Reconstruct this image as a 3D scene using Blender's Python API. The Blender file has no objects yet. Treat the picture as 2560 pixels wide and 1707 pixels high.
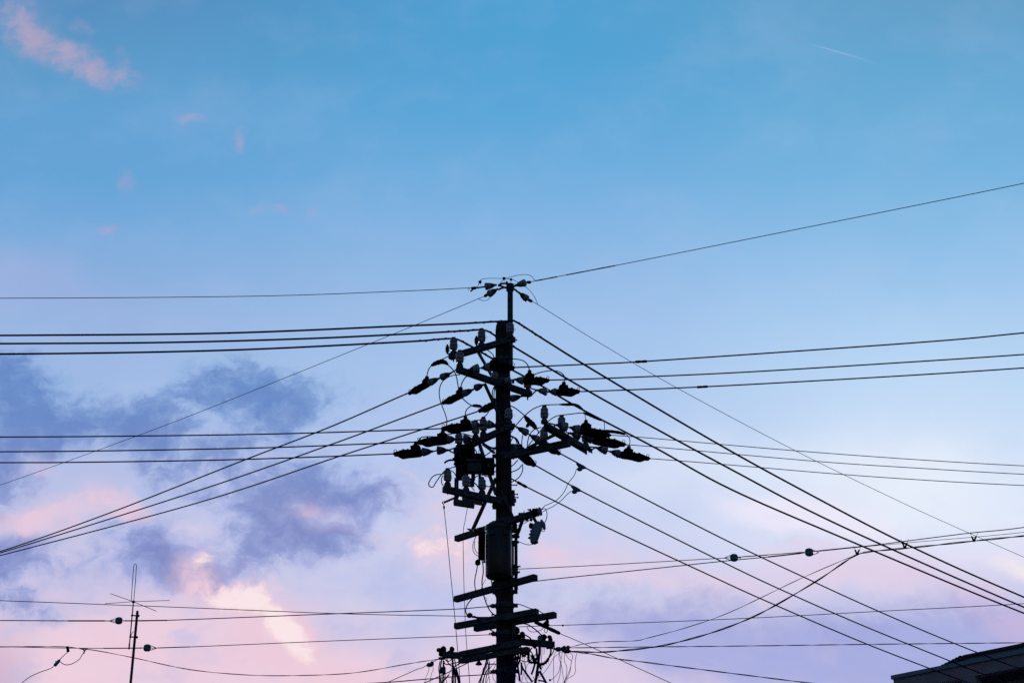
import bpy, math, random
from mathutils import Vector, Matrix
random.seed(7)
C = bpy.context.scene.collection
R = math.radians
# ------------------------------------------------------------------ camera
F = 4267.0                      # focal length in photo pixels (60 mm on 36 mm)
PITCH = R(24.5); CP, SP = math.cos(PITCH), math.sin(PITCH)
CAM = Vector((0, 0, 1.6)); D = 21.9
cd = bpy.data.cameras.new('camera'); cam = bpy.data.objects.new('camera', cd); C.objects.link(cam)
cam.location = CAM; cam.rotation_euler = (R(90)+PITCH, 0, 0)
cd.lens = 60; cd.sensor_width = 36; cd.clip_end = 5000; cd.clip_start = .1
bpy.context.scene.camera = cam

def ray(px, py):
    a = (px-1280)/F; b = (853.5-py)/F
    return Vector((a, CP-b*SP, SP+b*CP))
def at(px, py, dy=0.0):          # world point seen there, dy metres behind the utility pole
    r = ray(px, py); return CAM + r*((D+dy)/r.y)
def ax(p):                       # axial depth of a point
    v = p-CAM; return v.y*CP + v.z*SP
def pm(n, p): return n*ax(p)/F   # photo pixels -> metres at p
class Plane:                     # a vertical plane through a point, along a compass heading: a wire hangs in it
    def __init__(s, A, heading):
        s.A = A; h = R(heading); s.n = Vector((-math.sin(h), math.cos(h), 0))
    def __call__(s, px, py):
        r = ray(px, py); return CAM + r*(s.n.dot(s.A-CAM)/s.n.dot(r))
    def pts(s, L): return [s(*q) for q in L]

# ------------------------------------------------------------------ materials
def mat(name, col, rough=.6, metal=0., spec=.3, var=.25, scale=8., bump=0.):
    m = bpy.data.materials.new(name); m.use_nodes = True; nt = m.node_tree; b = nt.nodes['Principled BSDF']
    tc = nt.nodes.new('ShaderNodeTexCoord'); no = nt.nodes.new('ShaderNodeTexNoise'); no.inputs['Scale'].default_value = scale
    no.inputs['Detail'].default_value = 6
    nt.links.new(tc.outputs['Object'], no.inputs['Vector'])
    cr = nt.nodes.new('ShaderNodeValToRGB'); nt.links.new(no.outputs['Fac'], cr.inputs[0])
    cr.color_ramp.elements[0].position = .3; cr.color_ramp.elements[1].position = .7
    cr.color_ramp.elements[0].color = (*[c*(1-var) for c in col], 1); cr.color_ramp.elements[1].color = (*[min(1, c*(1+var)) for c in col], 1)
    nt.links.new(cr.outputs[0], b.inputs['Base Color'])
    b.inputs['Roughness'].default_value = rough; b.inputs['Metallic'].default_value = metal
    b.inputs['Specular IOR Level'].default_value = spec
    if bump:
        bp = nt.nodes.new('ShaderNodeBump'); bp.inputs['Strength'].default_value = bump; bp.inputs['Distance'].default_value = .01
        nt.links.new(no.outputs['Fac'], bp.inputs['Height']); nt.links.new(bp.outputs[0], b.inputs['Normal'])
    return m
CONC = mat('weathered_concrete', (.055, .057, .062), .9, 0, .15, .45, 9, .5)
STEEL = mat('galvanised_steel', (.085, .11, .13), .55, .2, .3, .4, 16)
PORC = mat('glazed_porcelain', (.4, .48, .54), .22, 0, .5, .12, 10)
BAND = mat('red_brown_band', (.22, .07, .06), .4, 0, .3, .1)
RUB = mat('black_polymer', (.006, .006, .007), .75, 0, .12, .2, 30)
CAB = mat('black_cable_sheath', (.02, .03, .15), .7, 0, .15, .2, 30)
CABB = mat('blue_cable_sheath', (.01, .05, .16), .6, 0, .2, .2)
PAINT = mat('grey_painted_tank', (.028, .033, .045), .3, .0, .5, .25, 5)
GREEN = mat('glazed_green_insulator', (.12, .34, .36), .35, 0, .45, .15, 30)
PLAST = mat('blue_grey_housing', (.2, .38, .5), .5, 0, .3, .15, 20)
MAST = mat('painted_mast', (.06, .1, .17), .6, .1, .3, .2, 20)
ALU = mat('thin_aluminium_rod', (.05, .045, .09), .5, .5, .3, .1)
WALL = mat('mauve_rendered_wall', (.5, .48, .56), .9, 0, .1, .12, 3, .2)
TRIM = mat('blue_grey_fascia', (.3, .5, .62), .6, 0, .2, .12, 6)
TILE = mat('dark_roof_tile', (.09, .1, .1), .8, 0, .2, .3, 12)
GLASS = mat('dark_window_glass', (.012, .014, .016), .15, 0, .5, .1)
GRND = mat('asphalt', (.05, .05, .052), .9, 0, .2, .25, 2, .3)

# ------------------------------------------------------------------ mesh helpers
def frame(d, up=Vector((0, 0, 1))):
    d = d.normalized()
    if abs(d.dot(up)) > .97: up = Vector((0, -1, 0))
    s = d.cross(up).normalized(); u = s.cross(d).normalized()
    return s, u
def smooth(P, n=6):
    if len(P) < 3: return P
    Q = [P[0]*2-P[1]]+list(P)+[P[-1]*2-P[-2]]; out = []
    for i in range(1, len(Q)-2):
        a, b, c, d = Q[i-1:i+3]
        for k in range(n):
            t = k/n
            out.append(.5*((2*b)+(c-a)*t+(2*a-5*b+4*c-d)*t*t+(3*b-a-3*c+d)*t**3))
    out.append(P[-1]); return out
class MB:
    def __init__(s): s.v = []; s.f = []
    def ring(s, c, a, b, n, ra, rb, rb2=None):
        i0 = len(s.v)
        for k in range(n):
            t = 2*math.pi*k/n; y = math.sin(t)
            s.v.append(c + a*(ra*math.cos(t)) + b*((rb if y > 0 or rb2 is None else rb2)*y))
        return i0
    def bridge(s, i, j, n):
        for k in range(n): s.f.append((i+k, i+(k+1) % n, j+(k+1) % n, j+k))
    def tube(s, P, r, n=8, cap=True):
        if not isinstance(r, (list, tuple)): r = [r]*len(P)
        last = None; up = Vector((0, 0, 1)); first = None
        u = None
        for i, p in enumerate(P):
            d = (P[min(i+1, len(P)-1)]-P[max(i-1, 0)])
            if d.length < 1e-9: d = Vector((0, 0, 1))
            d.normalize()
            if u is None: a, u = frame(d)
            else:
                u = (u-d*u.dot(d))
                if u.length < 1e-6: a, u = frame(d)
                u.normalize(); a = d.cross(u).normalized()
            q = s.ring(p, a, u, n, r[i], r[i])
            if last is not None: s.bridge(last, q, n)
            else: first = q
            last = q
        if cap: s.f.append(tuple(range(first+n-1, first-1, -1))); s.f.append(tuple(range(last, last+n)))
        return s
    def cable(s, P, r, n=6, k=6): return s.tube(smooth(P, k), r, n)
    def lathe(s, A, B, prof, n=20, sc=1.):   # prof: (t along A->B, radius)
        d = B-A; a, u = frame(d); last = None; first = None
        for t, r in prof:
            q = s.ring(A+d*t, a, u, n, r*sc, r*sc)
            if last is not None: s.bridge(last, q, n)
            else: first = q
            last = q
        s.f.append(tuple(range(first+n-1, first-1, -1))); s.f.append(tuple(range(last, last+n))); return s
    def loft(s, A, B, secs, n=16, up=Vector((0, 0, 1))):  # secs: (t, half up, half down, half width)
        d = B-A; a, u = frame(d, up); last = None; first = None
        for t, hu, hd, w in secs:
            q = s.ring(A+d*t, a, u, n, w, hu, hd)
            if last is not None: s.bridge(last, q, n)
            else: first = q
            last = q
        s.f.append(tuple(range(first+n-1, first-1, -1))); s.f.append(tuple(range(last, last+n))); return s
    def beam(s, A, B, w, h, up=Vector((0, 0, 1))):   # box from A to B
        a, u = frame(B-A, up); i = len(s.v); e = (B-A).normalized()*.006
        for c, k in ((A, .86), (A+e, 1), (B-e, 1), (B, .86)):
            for x, y in ((-1, -1), (1, -1), (1, 1), (-1, 1)): s.v.append(c + a*(x*w/2*k)+u*(y*h/2*k))
        for j in (0, 4, 8): s.bridge(i+j, i+j+4, 4)
        s.f.append((i+3, i+2, i+1, i)); s.f.append((i+12, i+13, i+14, i+15)); return s
    def channel(s, A, B, w, h, t=.006, up=Vector((0, 0, 1))):  # downward open U section
        a, u = frame(B-A, up)
        pr = [(-w/2, -h/2), (-w/2, h/2), (w/2, h/2), (w/2, -h/2), (w/2-t, -h/2), (w/2-t, h/2-t), (-w/2+t, h/2-t), (-w/2+t, -h/2)]
        i = len(s.v)
        for c in (A, B):
            for x, y in pr: s.v.append(c+a*x+u*y)
        s.bridge(i, i+8, 8)
        for q in (i, i+8):
            for L in ((0, 1, 6, 7), (1, 2, 5, 6), (2, 3, 4, 5)): s.f.append(tuple(q+k for k in (L if q > i else L[::-1])))
        return s
    def box(s, c, sx, sy, sz, rz=0, ch=.12):
        a = Vector((math.cos(rz), math.sin(rz), 0)); b = Vector((-math.sin(rz), math.cos(rz), 0)); z = Vector((0, 0, 1))
        e = min(sx, sy, sz)*ch; i = len(s.v)
        for zz, k in ((-sz/2, e), (-sz/2+e, 0), (sz/2-e, 0), (sz/2, e)):
            X, Y = sx/2-k, sy/2-k
            for x, y in ((-X, -Y), (X, -Y), (X, Y), (-X, Y)): s.v.append(c+a*x+b*y+z*zz)
        for j in (0, 4, 8): s.bridge(i+j, i+j+4, 4)
        s.f.append((i+3, i+2, i+1, i)); s.f.append((i+12, i+13, i+14, i+15)); return s
    def ball(s, c, r, sq=(1, 1, 1), n=12, m=8, jit=0.):
        i = len(s.v)
        s.v.append(c-Vector((0, 0, r*sq[2])))
        for j in range(1, m):
            t = math.pi*j/m-math.pi/2
            for k in range(n):
                f = 2*math.pi*k/n; q = r*(1+random.uniform(-jit, jit))
                s.v.append(c+Vector((q*sq[0]*math.cos(t)*math.cos(f), q*sq[1]*math.cos(t)*math.sin(f), q*sq[2]*math.sin(t))))
        s.v.append(c+Vector((0, 0, r*sq[2]))); L = len(s.v)-1
        for k in range(n):
            s.f.append((i, i+1+(k+1) % n, i+1+k)); b = i+1+(m-2)*n; s.f.append((L, b+k, b+(k+1) % n))
        for j in range(m-2): s.bridge(i+1+j*n, i+1+(j+1)*n, n)
        return s
    def torus(s, c, nrm, r, t, n=14, m=6):
        a, b = frame(nrm); P = []
        for k in range(n+1):
            f = 2*math.pi*k/n; P.append(c+a*r*math.cos(f)+b*r*math.sin(f))
        return s.tube(P, t, m, False)
    def build_each(s, name, m, parent):      # every connected piece becomes an object of its own
        par = list(range(len(s.v)))
        def fd_(i):
            while par[i] != i: par[i] = par[par[i]]; i = par[i]
            return i
        for f in s.f:
            for j in f[1:]: par[fd_(j)] = fd_(f[0])
        comp = {}
        for f in s.f: comp.setdefault(fd_(f[0]), []).append(f)
        for fs in comp.values():
            ids = sorted({i for f in fs for i in f}); mp = {i: n_ for n_, i in enumerate(ids)}
            q = MB(); q.v = [s.v[i] for i in ids]; q.f = [tuple(mp[i] for i in f) for f in fs]; q.build(name, m, parent)
    def build(s, name, m, parent=None, sm=True, label=None):
        org = Vector(parent['_org']) if parent is not None else Vector(s.v[0])
        me = bpy.data.meshes.new(name); me.from_pydata([tuple(v-org) for v in s.v], [], s.f); me.materials.append(m)
        if sm:
            me.polygons.foreach_set('use_smooth', [True]*len(me.polygons))
            try: me.set_sharp_from_angle(angle=R(40))
            except Exception: pass
        o = bpy.data.objects.new(name, me); C.objects.link(o)
        if parent is not None:
            o.parent = parent
            if parent.type == 'MESH': o['_org'] = tuple(org)
        else: o.location = org
        if label: o['label'] = label
        o['_org'] = tuple(org)
        return o
def tag(o, label, cat, group=None):
    o['label'] = label; o['category'] = cat
    if group: o['group'] = group
    return o
def thing(name, loc, label, cat, group=None):
    o = bpy.data.objects.new(name, None); C.objects.link(o); o.location = loc; o.empty_display_size = .05
    o['_org'] = tuple(loc); return tag(o, label, cat, group)

# ------------------------------------------------------------------ ground
g = MB(); g.v = [Vector((x, y, 0)) for x, y in ((-600, -200), (600, -200), (600, 1500), (-600, 1500))]; g.f = [(0, 1, 2, 3)]
o = g.build('ground', GRND, None, False); o['kind'] = 'structure'

# ------------------------------------------------------------------ the utility pole
base = at(1263.5, 1707); top = at(1256, 806)
lean = (top-base)/(top.z-base.z); foot = base-lean*base.z
pole = thing('utility_pole', foot, 'tall dark concrete utility pole in the middle, crowded with crossarms, insulators and cables', 'utility pole')
zz = [0, top.z-.12, top.z-.03, top.z]; rb = pm(23, base)
def prad(z): return rb + (pm(17.6, top)-rb)*(z-base.z)/(top.z-base.z)
m = MB(); n = 32; last = None
for z, k in ((0, 1), (2, 1), (4, 1), (6, 1), (8, 1), (10, 1), (top.z-.13, 1), (top.z-.05, .9), (top.z, .72)):
    q = m.ring(foot+lean*z, Vector((1, 0, 0)), Vector((0, 1, 0)), n, prad(z)*k, prad(z)*k)
    if last is not None: m.bridge(last, q, n)
    last = q
m.f.append(tuple(range(last, last+n)))
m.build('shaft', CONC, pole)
def pole_pt(py, dx=0, dy=0):     # the pole's axis at a photo row
    p = at(1260, py); c = foot+lean*p.z; return c+Vector((dx, dy, 0))
# steel pipe extension up the right side
a, b = at(1275.5, 925, -.02), at(1275.5, 716, -.02)
MB().tube([a, b], pm(7, a), 16).build('top_pipe', STEEL, pole, label='slim steel pipe rising above the concrete top')
for py in (858, 900, 921):
    c = pole_pt(py); r = prad(c.z)+.006
    MB().lathe(c-Vector((0, 0, .02)), c+Vector((0, 0, .02)), [(0, r), (1, r)], 24).build('band', STEEL, pole)
for py in (955, 1064, 1140, 1252, 1306, 1322, 1458, 1480, 1514, 1545, 1584, 1615, 1632, 1678):
    c = pole_pt(py); r = prad(c.z)+.008
    h = .03
    b = MB().lathe(c-Vector((0, 0, h)), c+Vector((0, 0, h)), [(0, r), (1, r)], 24)
    b.box(c+Vector((r+.02, -.02, 0)), .06, .03, .05); b.box(c+Vector((-r-.015, .0, 0)), .05, .03, .05)
    b.build('band', STEEL, pole)
# pole head bracket
hc = at(1275, 720, -.02)
hb = MB().tube([at(1275, 727, -.02), at(1275, 711, -.02)], pm(9.5, hc), 16)
hb.tube([at(1267, 711, -.05), at(1267, 702.5, -.05)], pm(1.3, hc), 8); hb.lathe(at(1267, 706, -.05), at(1267, 704.5, -.05), [(0, pm(2.6, hc)), (1, pm(2.6, hc))], 8)
hb.build('head_bracket', STEEL, pole)
for L in ([(1268, 721, -.05), (1258, 717, -.06), (1245, 713, -.06)], [(1270, 718, .0), (1256, 720, .05), (1246, 724, .1)],
          [(1282, 719, -.05), (1285, 716, -.1), (1291, 712, -.15)], [(1282, 720, .0), (1291, 727, .08), (1300, 734, .12)],
          [(1246, 713, -.05), (1256, 709, -.04), (1268, 709, -.03), (1280, 711, -.05)]):
    P = [at(*q) for q in L]; MB().cable(P, pm(2.6, P[0]), 8).build('bracket_arm', STEEL, pole)
# climbing bolts
for px, py in ((1288, 850), (1288, 1212), (1280, 1146), (1290, 1235), (1291, 1243), (1296, 1415), (1295, 1429), (1236, 1265), (1235, 1536)):
    p = pole_pt(py); e = at(px+3, py, -.05); s0 = Vector((p.x, e.y, e.z))
    if px < 1260: e = at(px-4, py, -.05)
    MB().tube([s0, e], .008, 8).lathe(e, e+(e-s0).normalized()*.012, [(0, .014), (1, .014)], 8).build('step_bolt', STEEL, pole)

# ------------------------------------------------------------------ crossarms (parts of the pole)
class Arm: pass
def arm(A, B, rx, rdy, w=.075, h=.075, chan=False, label=None, holes=True):
    k = (rx-A[0])/(B[0]-A[0]); py = A[1]+(B[1]-A[1])*k; Z = at(rx, py, rdy).z
    def hz(px, py): r = ray(px, py); return CAM+r*((Z-CAM.z)/r.z)
    a, b = hz(*A), hz(*B)
    m = MB(); (m.channel if chan else m.beam)(a, b, w, h)
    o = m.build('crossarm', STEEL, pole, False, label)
    s_, u_ = frame(b-a)
    if s_.y > 0: s_ = -s_
    if holes:
        hm = MB(); L = (b-a).length; d = (b-a)/L
        for q in (.08, .16, .3, .42, .62, .8, .92):
            c = a+d*(L*q)+s_*(w/2+.001); hm.beam(c-d*.014, c+d*.014, .003, .013)
        hm.build_each('bolt_hole', RUB, o)
    r = Arm(); r.a, r.b, r.A, r.B, r.h, r.obj = a, b, A, B, h, o
    def dy(px):                      # depth of the arm under a photo column
        P = [a.lerp(b, t/40) for t in range(-6, 47)]
        best = min(P, key=lambda p: abs((1280+F*(p.x-CAM.x)/ax(p))-px)); return best.y-D
    r.dy = dy; return r
A1 = arm((1124, 893), (1286, 847), 1262, -.17, label='uppermost square steel crossarm, sloping down to the left')
A2 = arm((1143, 923), (1327, 986), 1258, -.17, label='second crossarm, left end raised, right end lower')
A3 = arm((1138, 1129), (1282, 1064), 1262, -.17, label='crossarm running down to the left from the middle of the pole')
A5 = arm((1262, 1141), (1424, 1107), 1270, -.17, .08, .085, label='heavy dark crossarm reaching right from the pole')
A4 = arm((1366, 1066), (1474, 1129), 1405, A5.dy(1412)-.0, .09, .07, chan=True, label='light grey channel arm carried on the heavy right crossarm')
A6 = arm((1109, 1222), (1250, 1253), 1245, -.17, .08, .08, label='perforated arm below the switch, left of the pole')
A7 = arm((1140, 1347), (1342, 1281), 1262, -.16, label='crossarm just above the transformer')
A8 = arm((1138, 1498), (1340, 1442), 1262, -.17, label='crossarm just below the transformer')
A9 = arm((1138, 1565), (1344, 1528), 1262, -.17, label='front arm of the pair below the transformer')
A10 = arm((1187, 1571), (1389, 1536), 1262, .19, label='rear arm of the pair below the transformer')
A11 = arm((1151, 1636), (1300, 1607), 1262, -.18, label='upper beam of the lowest pair')
A11b = arm((1150, 1652), (1322, 1622), 1262, -.19, .07, .06, label='lower beam of the lowest pair')
A12 = arm((1286, 1602), (1385, 1611), 1290, -.1, label='short arm reaching right near the bottom of the picture')
A13 = arm((1106, 1636), (1152, 1638), 1150, A11.dy(1152), .075, .075, label='short tip arm at the far left of the lowest pair', holes=False)
def brace(L, w, **k):
    P = [at(*q) for q in L]; m = MB()
    for i in range(len(P)-1): m.beam(P[i], P[i+1], pm(w, P[i]), pm(w, P[i]))
    m.build('brace', STEEL, pole, False, **k)
brace([(1193, 876, A1.dy(1193)), (1246, 968, -.14)], 6)
brace([(1212, 960, A2.dy(1212)), (1262, 1070, -.14)], 6)
brace([(1196, 1102, A3.dy(1196)), (1240, 1236, -.12)], 6.5)
brace([(1240, 1195, -.1), (1180, 1328, A7.dy(1180))], 7)
brace([(1253, 1225, -.13), (1286, 1298, -.17)], 5)
brace([(1318, 1120, A5.dy(1320)-.05), (1388, 1086, A4.dy(1388))], 6)
brace([(1236, 1132, -.13), (1207, 1110, A3.dy(1205))], 5)
brace([(1306, 1300, A7.dy(1306)-.05), (1299, 1320, -.2), (1289, 1345, -.15)], 7)
brace([(1266, 1000, -.13), (1262, 1052, -.13)], 3)

# ------------------------------------------------------------------ pin insulators
PROF = [(0, 2.5), (.5, 4.5), (2, 5.3), (4, 5.3), (5, 6.8), (7, 7), (8, 9.3), (10, 10), (12, 9.3), (12.6, 7.6), (13.6, 9), (15, 9.8), (21, 10), (27, 9.8), (30, 9), (31, 6), (32, 5.2)]
def pin(px, yt, yb, dy, label, scale=1., group='white pin insulators standing on the crossarms'):
    A, B = at(px, yt, dy), at(px, yb, dy); Hh = yb-yt; k = pm(1, A)
    t = thing('pin_insulator', B, label, 'insulator', group)
    S = 44.
    MB().lathe(A, B, [(q/S, r*k*scale) for q, r in PROF], 24).build('porcelain_body', PORC, t)
    MB().lathe(A, B, [(q/S, r*k*scale) for q, r in ((22, 10.2), (24.3, 10.2))], 24).build('band', BAND, t)
    MB().lathe(A, B, [(q/S, r*k*scale) for q, r in ((32, 5), (33, 5.5), (36, 8), (40, 8.8), (44, 8.8))], 24).build('base_bell', STEEL, t)
    w = MB().lathe(A, B, [(q/S, r*k*scale) for q, r in ((-.8, 3.5), (0, 5.4), (3.4, 5.9), (4.2, 5.6))], 12); w.build('wire_tie', RUB, t)
    e = B-Vector((0, 0, .085)); MB().tube([B, e, e-Vector((0, 0, .025))], [.012, .012, .006], 8).build('pin', STEEL, t)
    l = MB(); c = A.lerp(B, 23/S)+Vector((pm(12, A), -.02, 0)); l.torus(c, Vector((.3, 1, .1)), pm(2.6, A), .0016, 10, 4); l.build('wire_loop', BAND, t)
    return t
pin(1134, 844, 887, A1.dy(1134), 'white pin insulator at the left end of the uppermost crossarm')
pin(1204, 822, 867, A1.dy(1204), 'white pin insulator halfway along the uppermost crossarm')
pin(1275.5, 804, 845, A1.dy(1276)-.02, 'white pin insulator in front of the slim top pipe')
pin(1149.5, 876, 919, A2.dy(1149), 'white pin insulator at the raised left end of the second crossarm')
pin(1237, 927, 958, A2.dy(1237), 'white pin insulator half hidden under the big black cover beside the shaft', .85)
pin(1319, 940, 982, A2.dy(1319), 'white pin insulator at the right end of the second crossarm, mostly behind a black cover')
pin(1272, 1017, 1060, A3.dy(1272), 'white pin insulator standing against the shaft at mid height')
pin(1189, 1051, 1098, A3.dy(1189), 'white pin insulator left of the shaft, left one of two standing close together')
pin(1208.5, 1043, 1090, A3.dy(1208), 'white pin insulator left of the shaft, right one of two standing close together')
pin(1147, 1080, 1122, A3.dy(1147), 'white pin insulator at the left end of the arm above the switch')
pin(1361, 1014, 1058, A4.dy(1362)-.0, 'white pin insulator at the upper end of the light grey channel arm')
pin(1404, 1038, 1082, A4.dy(1404), 'white pin insulator in the middle of the light grey channel arm')
pin(1464, 1076, 1117, A4.dy(1464), 'white pin insulator at the lower end of the light grey channel arm, behind black covers')
pin(1360, 1068, 1110, A5.dy(1360), 'white pin insulator standing on the heavy right crossarm')
pin(1119, 1171, 1216, A6.dy(1119), 'white pin insulator at the left end of the perforated arm')
pin(1165, 1184, 1229, A6.dy(1165), 'white pin insulator in the middle of the perforated arm')
pin(1205, 1193, 1236, A6.dy(1205), 'white pin insulator on the perforated arm nearest the shaft')

# lightning arresters: small ribbed bodies beside two insulators
for px, y0, y1, lab in ((1118.5, 861, 885, 'small black ribbed arrester left of the outermost top insulator'), (1191, 840, 864, 'small black ribbed arrester left of the middle top insulator')):
    dy = A1.dy(px)-.03; A, B = at(px, y0, dy), at(px, y1, dy); k = pm(1, A)
    t = thing('surge_arrester', B, lab, 'arrester', 'small ribbed arresters on the top arm')
    pr = [(0, 2)]
    for i in range(6): q = .14+i*.125; pr += [(q, 2.8 if i in (0, 5) else 3.6), (q+.05, 4.2 if i in (0, 5) else 5.4), (q+.07, 3)]
    MB().lathe(A, B, [(a_, b_*k) for a_, b_ in pr+[(1, 1.5)]], 16).build('ribbed_body', RUB, t)
    MB().cable([B, at(px+4, y1-1, dy), at(px+12, y1-5, dy)], k*1.2).build('lead', RUB, t)

# ------------------------------------------------------------------ strain strings with black boots
BELL = [(0, 1.6), (.06, 2.6), (.2, 3.4), (.38, 5.8), (.55, 7.9), (.6, 7.7), (.63, 8.3), (.72, 8.9), (.76, 8.5), (.79, 9.2), (.9, 9.2), (.96, 8.2), (.975, 5), (1, 3)]
BOOT = [(-.03, 3, 3, 3), (0, 6.5, 8, 7), (.06, 7, 9, 8), (.14, 9, 9.5, 8.5), (.3, 9.5, 10, 8.5), (.42, 8.6, 10.5, 8.5), (.5, 8.6, 11.5, 8.5), (.6, 8.4, 12.3, 8), (.66, 8.8, 12, 8), (.68, 7.8, 11.6, 8), (.76, 6.8, 9.5, 7), (.82, 5.2, 6.6, 6), (.86, 5, 6.6, 5), (.95, 3.6, 5.6, 4.4), (.965, 2.4, 2.6, 2.4), (1.0, 1.9, 1.9, 1.9)]
def bell(t, A, B, k):
    MB().lathe(A, B, [(q, r*k) for q, r in BELL if q >= .38], 22).build('porcelain_bell', PORC, t)
    MB().lathe(A, B, [(q, r*k) for q, r in ((0, 1.6), (.04, 3), (.08, 3), (.1, 2.4), (.14, 2.6), (.22, 3.8), (.3, 5.2), (.4, 6.3), (.43, 6.9), (.46, 6.9))], 18).build('metal_cap', STEEL, t)
    MB().lathe(A, B, [(q, r*k) for q, r in ((.755, 8.9), (.765, 9.25), (.785, 9.25), (.795, 9))], 22).build('dark_ring', BAND, t)
def string(label, anchor, heading, bells, boot=None, stub=None, size=1., anchors=None, ring=True, plane=None, group='strain insulator strings with black boots'):
    P = plane or Plane(at(*anchor), heading); A0 = P.A
    t = thing('strain_insulator', A0, label, 'insulator', group); k = pm(1, A0)
    prev = None; ln = MB()
    ends = [anchors] if anchors else [[(anchor[0], anchor[1])]]
    for q in ends[0]: ln.tube([P(*q), P(*bells[0][0])], [k*1.6, k*2.2], 8)
    for nrr, fat in bells:
        bell(t, P(*nrr), P(*fat), k*size)
        if prev: ln.tube([P(*prev), P(*nrr)], k*2, 8); 
        prev = fat
    if boot:
        h, tl = P(*boot[0]), P(*boot[1])
        ln.tube([P(*prev), h], k*2.2, 8)
        m = MB(); m.loft(h, tl, [(q, a_*k*size*random.uniform(.96, 1.05), b_*k*size*random.uniform(.96, 1.05), c_*k*size) for q, a_, b_, c_ in BOOT], 18)
        # small lugs along the clamp seam
        d = tl-h; s_, u_ = frame(d)
        for q, rr in ((.3, 9.5), (.48, 8.8), (.64, 8.7)):
            c = h+d*q+u_*(rr*k*size); m.box(c, k*4, k*3, k*3.4, math.atan2(d.y, d.x))
        b_ = m.build('boot', RUB, t)
        if ring:
            m = MB().torus(h+d*.915+u_*k*6.3*size, s_, k*3.0*size, k*.75, 14, 6); m.build('pull_ring', RUB, t)
        if stub:
            S0 = P(*stub); q = .17; c = h+d*q
            c = Vector((S0.x*.7+c.x*.3, S0.y*.7+c.y*.3, c.z)); L = (S0-c)
            m = MB(); m.lathe(c, S0, [(0, 11.5*k*size), (.28, 11.5*k*size), (.5, 10.5*k*size), (.62, 8.5*k*size), (.66, 4*k), (.74, 4*k), (.76, 5.6*k), (.8, 5.6*k), (.82, 3.4*k), (.88, 3.2*k), (.9, 4.8*k), (.95, 4.8*k), (.97, 2.6*k), (1, 2*k)], 16)
            d2 = d.normalized(); m.box(c+Vector((0, 0, L.z*.52))+d2*(8.5*k*size), k*7, k*9, k*6, math.atan2(d.y, d.x))
            m.build('boot_neck', RUB, t)
    ln.build_each('link', STEEL, t)
    t['_plane'] = 0; return P
# crossings to the lower left (C lines) from the second arm
PC1 = string('black booted string hanging from the left end of the second crossarm toward the lower left', (1140, 924, A2.dy(1143)), 140,
    [((1128, 932), (1103, 944)), ((1099, 945), (1073, 957))], ((1074, 957), (1020, 984)), (1067.5, 940))
PC2 = string('black booted string below the middle of the second crossarm, next above the shaft-side boot', (1214, 958, A2.dy(1214)), 140,
    [((1210, 961), (1188, 970)), ((1184, 973), (1159, 984))], ((1159, 985), (1104, 1008)), (1152, 967))
PC3 = string('black booted string passing behind the shaft under the second crossarm', (1318, 991, A2.dy(1318)), 140,
    [((1305, 990), (1277, 997)), ((1272, 999), (1246, 1006))], ((1247, 1006), (1195, 1028)), (1240, 996))
# right going (R lines)
PR1 = string('big black booted string crossing in front of the shaft top', (1166, 926, A2.dy(1160)), -9,
    [((1170, 925), (1199, 920)), ((1203, 920), (1226, 917))], ((1224, 917), (1288, 919)), (1237, 893), 1.25)
PR2 = string('black booted string right of the shaft above the second crossarm', (1245, 958, A2.dy(1245)), -9,
    [((1250, 957), (1279, 950)), ((1286, 948), (1310, 952))], ((1310, 953), (1375, 950)), (1324, 925), 1.1)
PR3 = string('black booted string off the right end of the second crossarm', (1330, 984, A2.dy(1326)), -9,
    [((1341, 975), (1369, 980)), ((1372, 979), (1392, 980))], ((1391, 980), (1451, 978)), (1410, 954), 1.1, anchors=[(1326, 970), (1327, 990)])
# left going (D lines) from the arm under them
PD1 = string('uppermost of the three black booted strings pulling left below the curved jumper', (1245, 1062, A3.dy(1245)), 178,
    [((1241, 1064), (1217, 1060)), ((1204, 1061), (1178, 1064))], ((1180, 1066), (1102, 1071)), (1163.5, 1040), 1.22)
PD2 = string('middle of the three black booted strings pulling left', (1186, 1098, A3.dy(1186)), 178,
    [((1182, 1097), (1157, 1097)), ((1140, 1097), (1117, 1099))], ((1119, 1100), (1041, 1105)), (1107, 1074), 1.22)
PD3 = string('lowest black booted string pulling left above the switch', (1140, 1128, A3.dy(1140)), 178,
    [((1121, 1125), (1091, 1126)), ((1083, 1128), (1053, 1130))], ((1054, 1132), (982, 1134)), (1039, 1103), 1.2, anchors=[(1140, 1118), (1140, 1135)])
# right going thin wires (E lines) from the channel arm
PE1 = string('upper black booted string right of the channel arm', (1384, 1070, A4.dy(1384)), 12,
    [((1390, 1062), (1420, 1068)), ((1424, 1068), (1450, 1074))], ((1448, 1075), (1528, 1088)), (1465, 1049), 1.25, anchors=[(1368, 1056), (1375, 1072)])
PE2 = string('middle black booted string right of the channel arm', (1412, 1086, A4.dy(1412)), 12,
    [((1424, 1082), (1452, 1091)), ((1456, 1092), (1482, 1099))], ((1482, 1100), (1566, 1111)), None, 1.2, anchors=[(1414, 1080), (1410, 1094)])
PE3 = string('lowest black booted string beyond the lower end of the channel arm', (1474, 1128, A4.dy(1470)), 12,
    [((1488, 1118), (1519, 1127)), ((1524, 1128), (1550, 1135))], ((1548, 1135), (1626, 1146)), (1572.5, 1114), 1.15, anchors=[(1471, 1116), (1472, 1130)])
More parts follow.
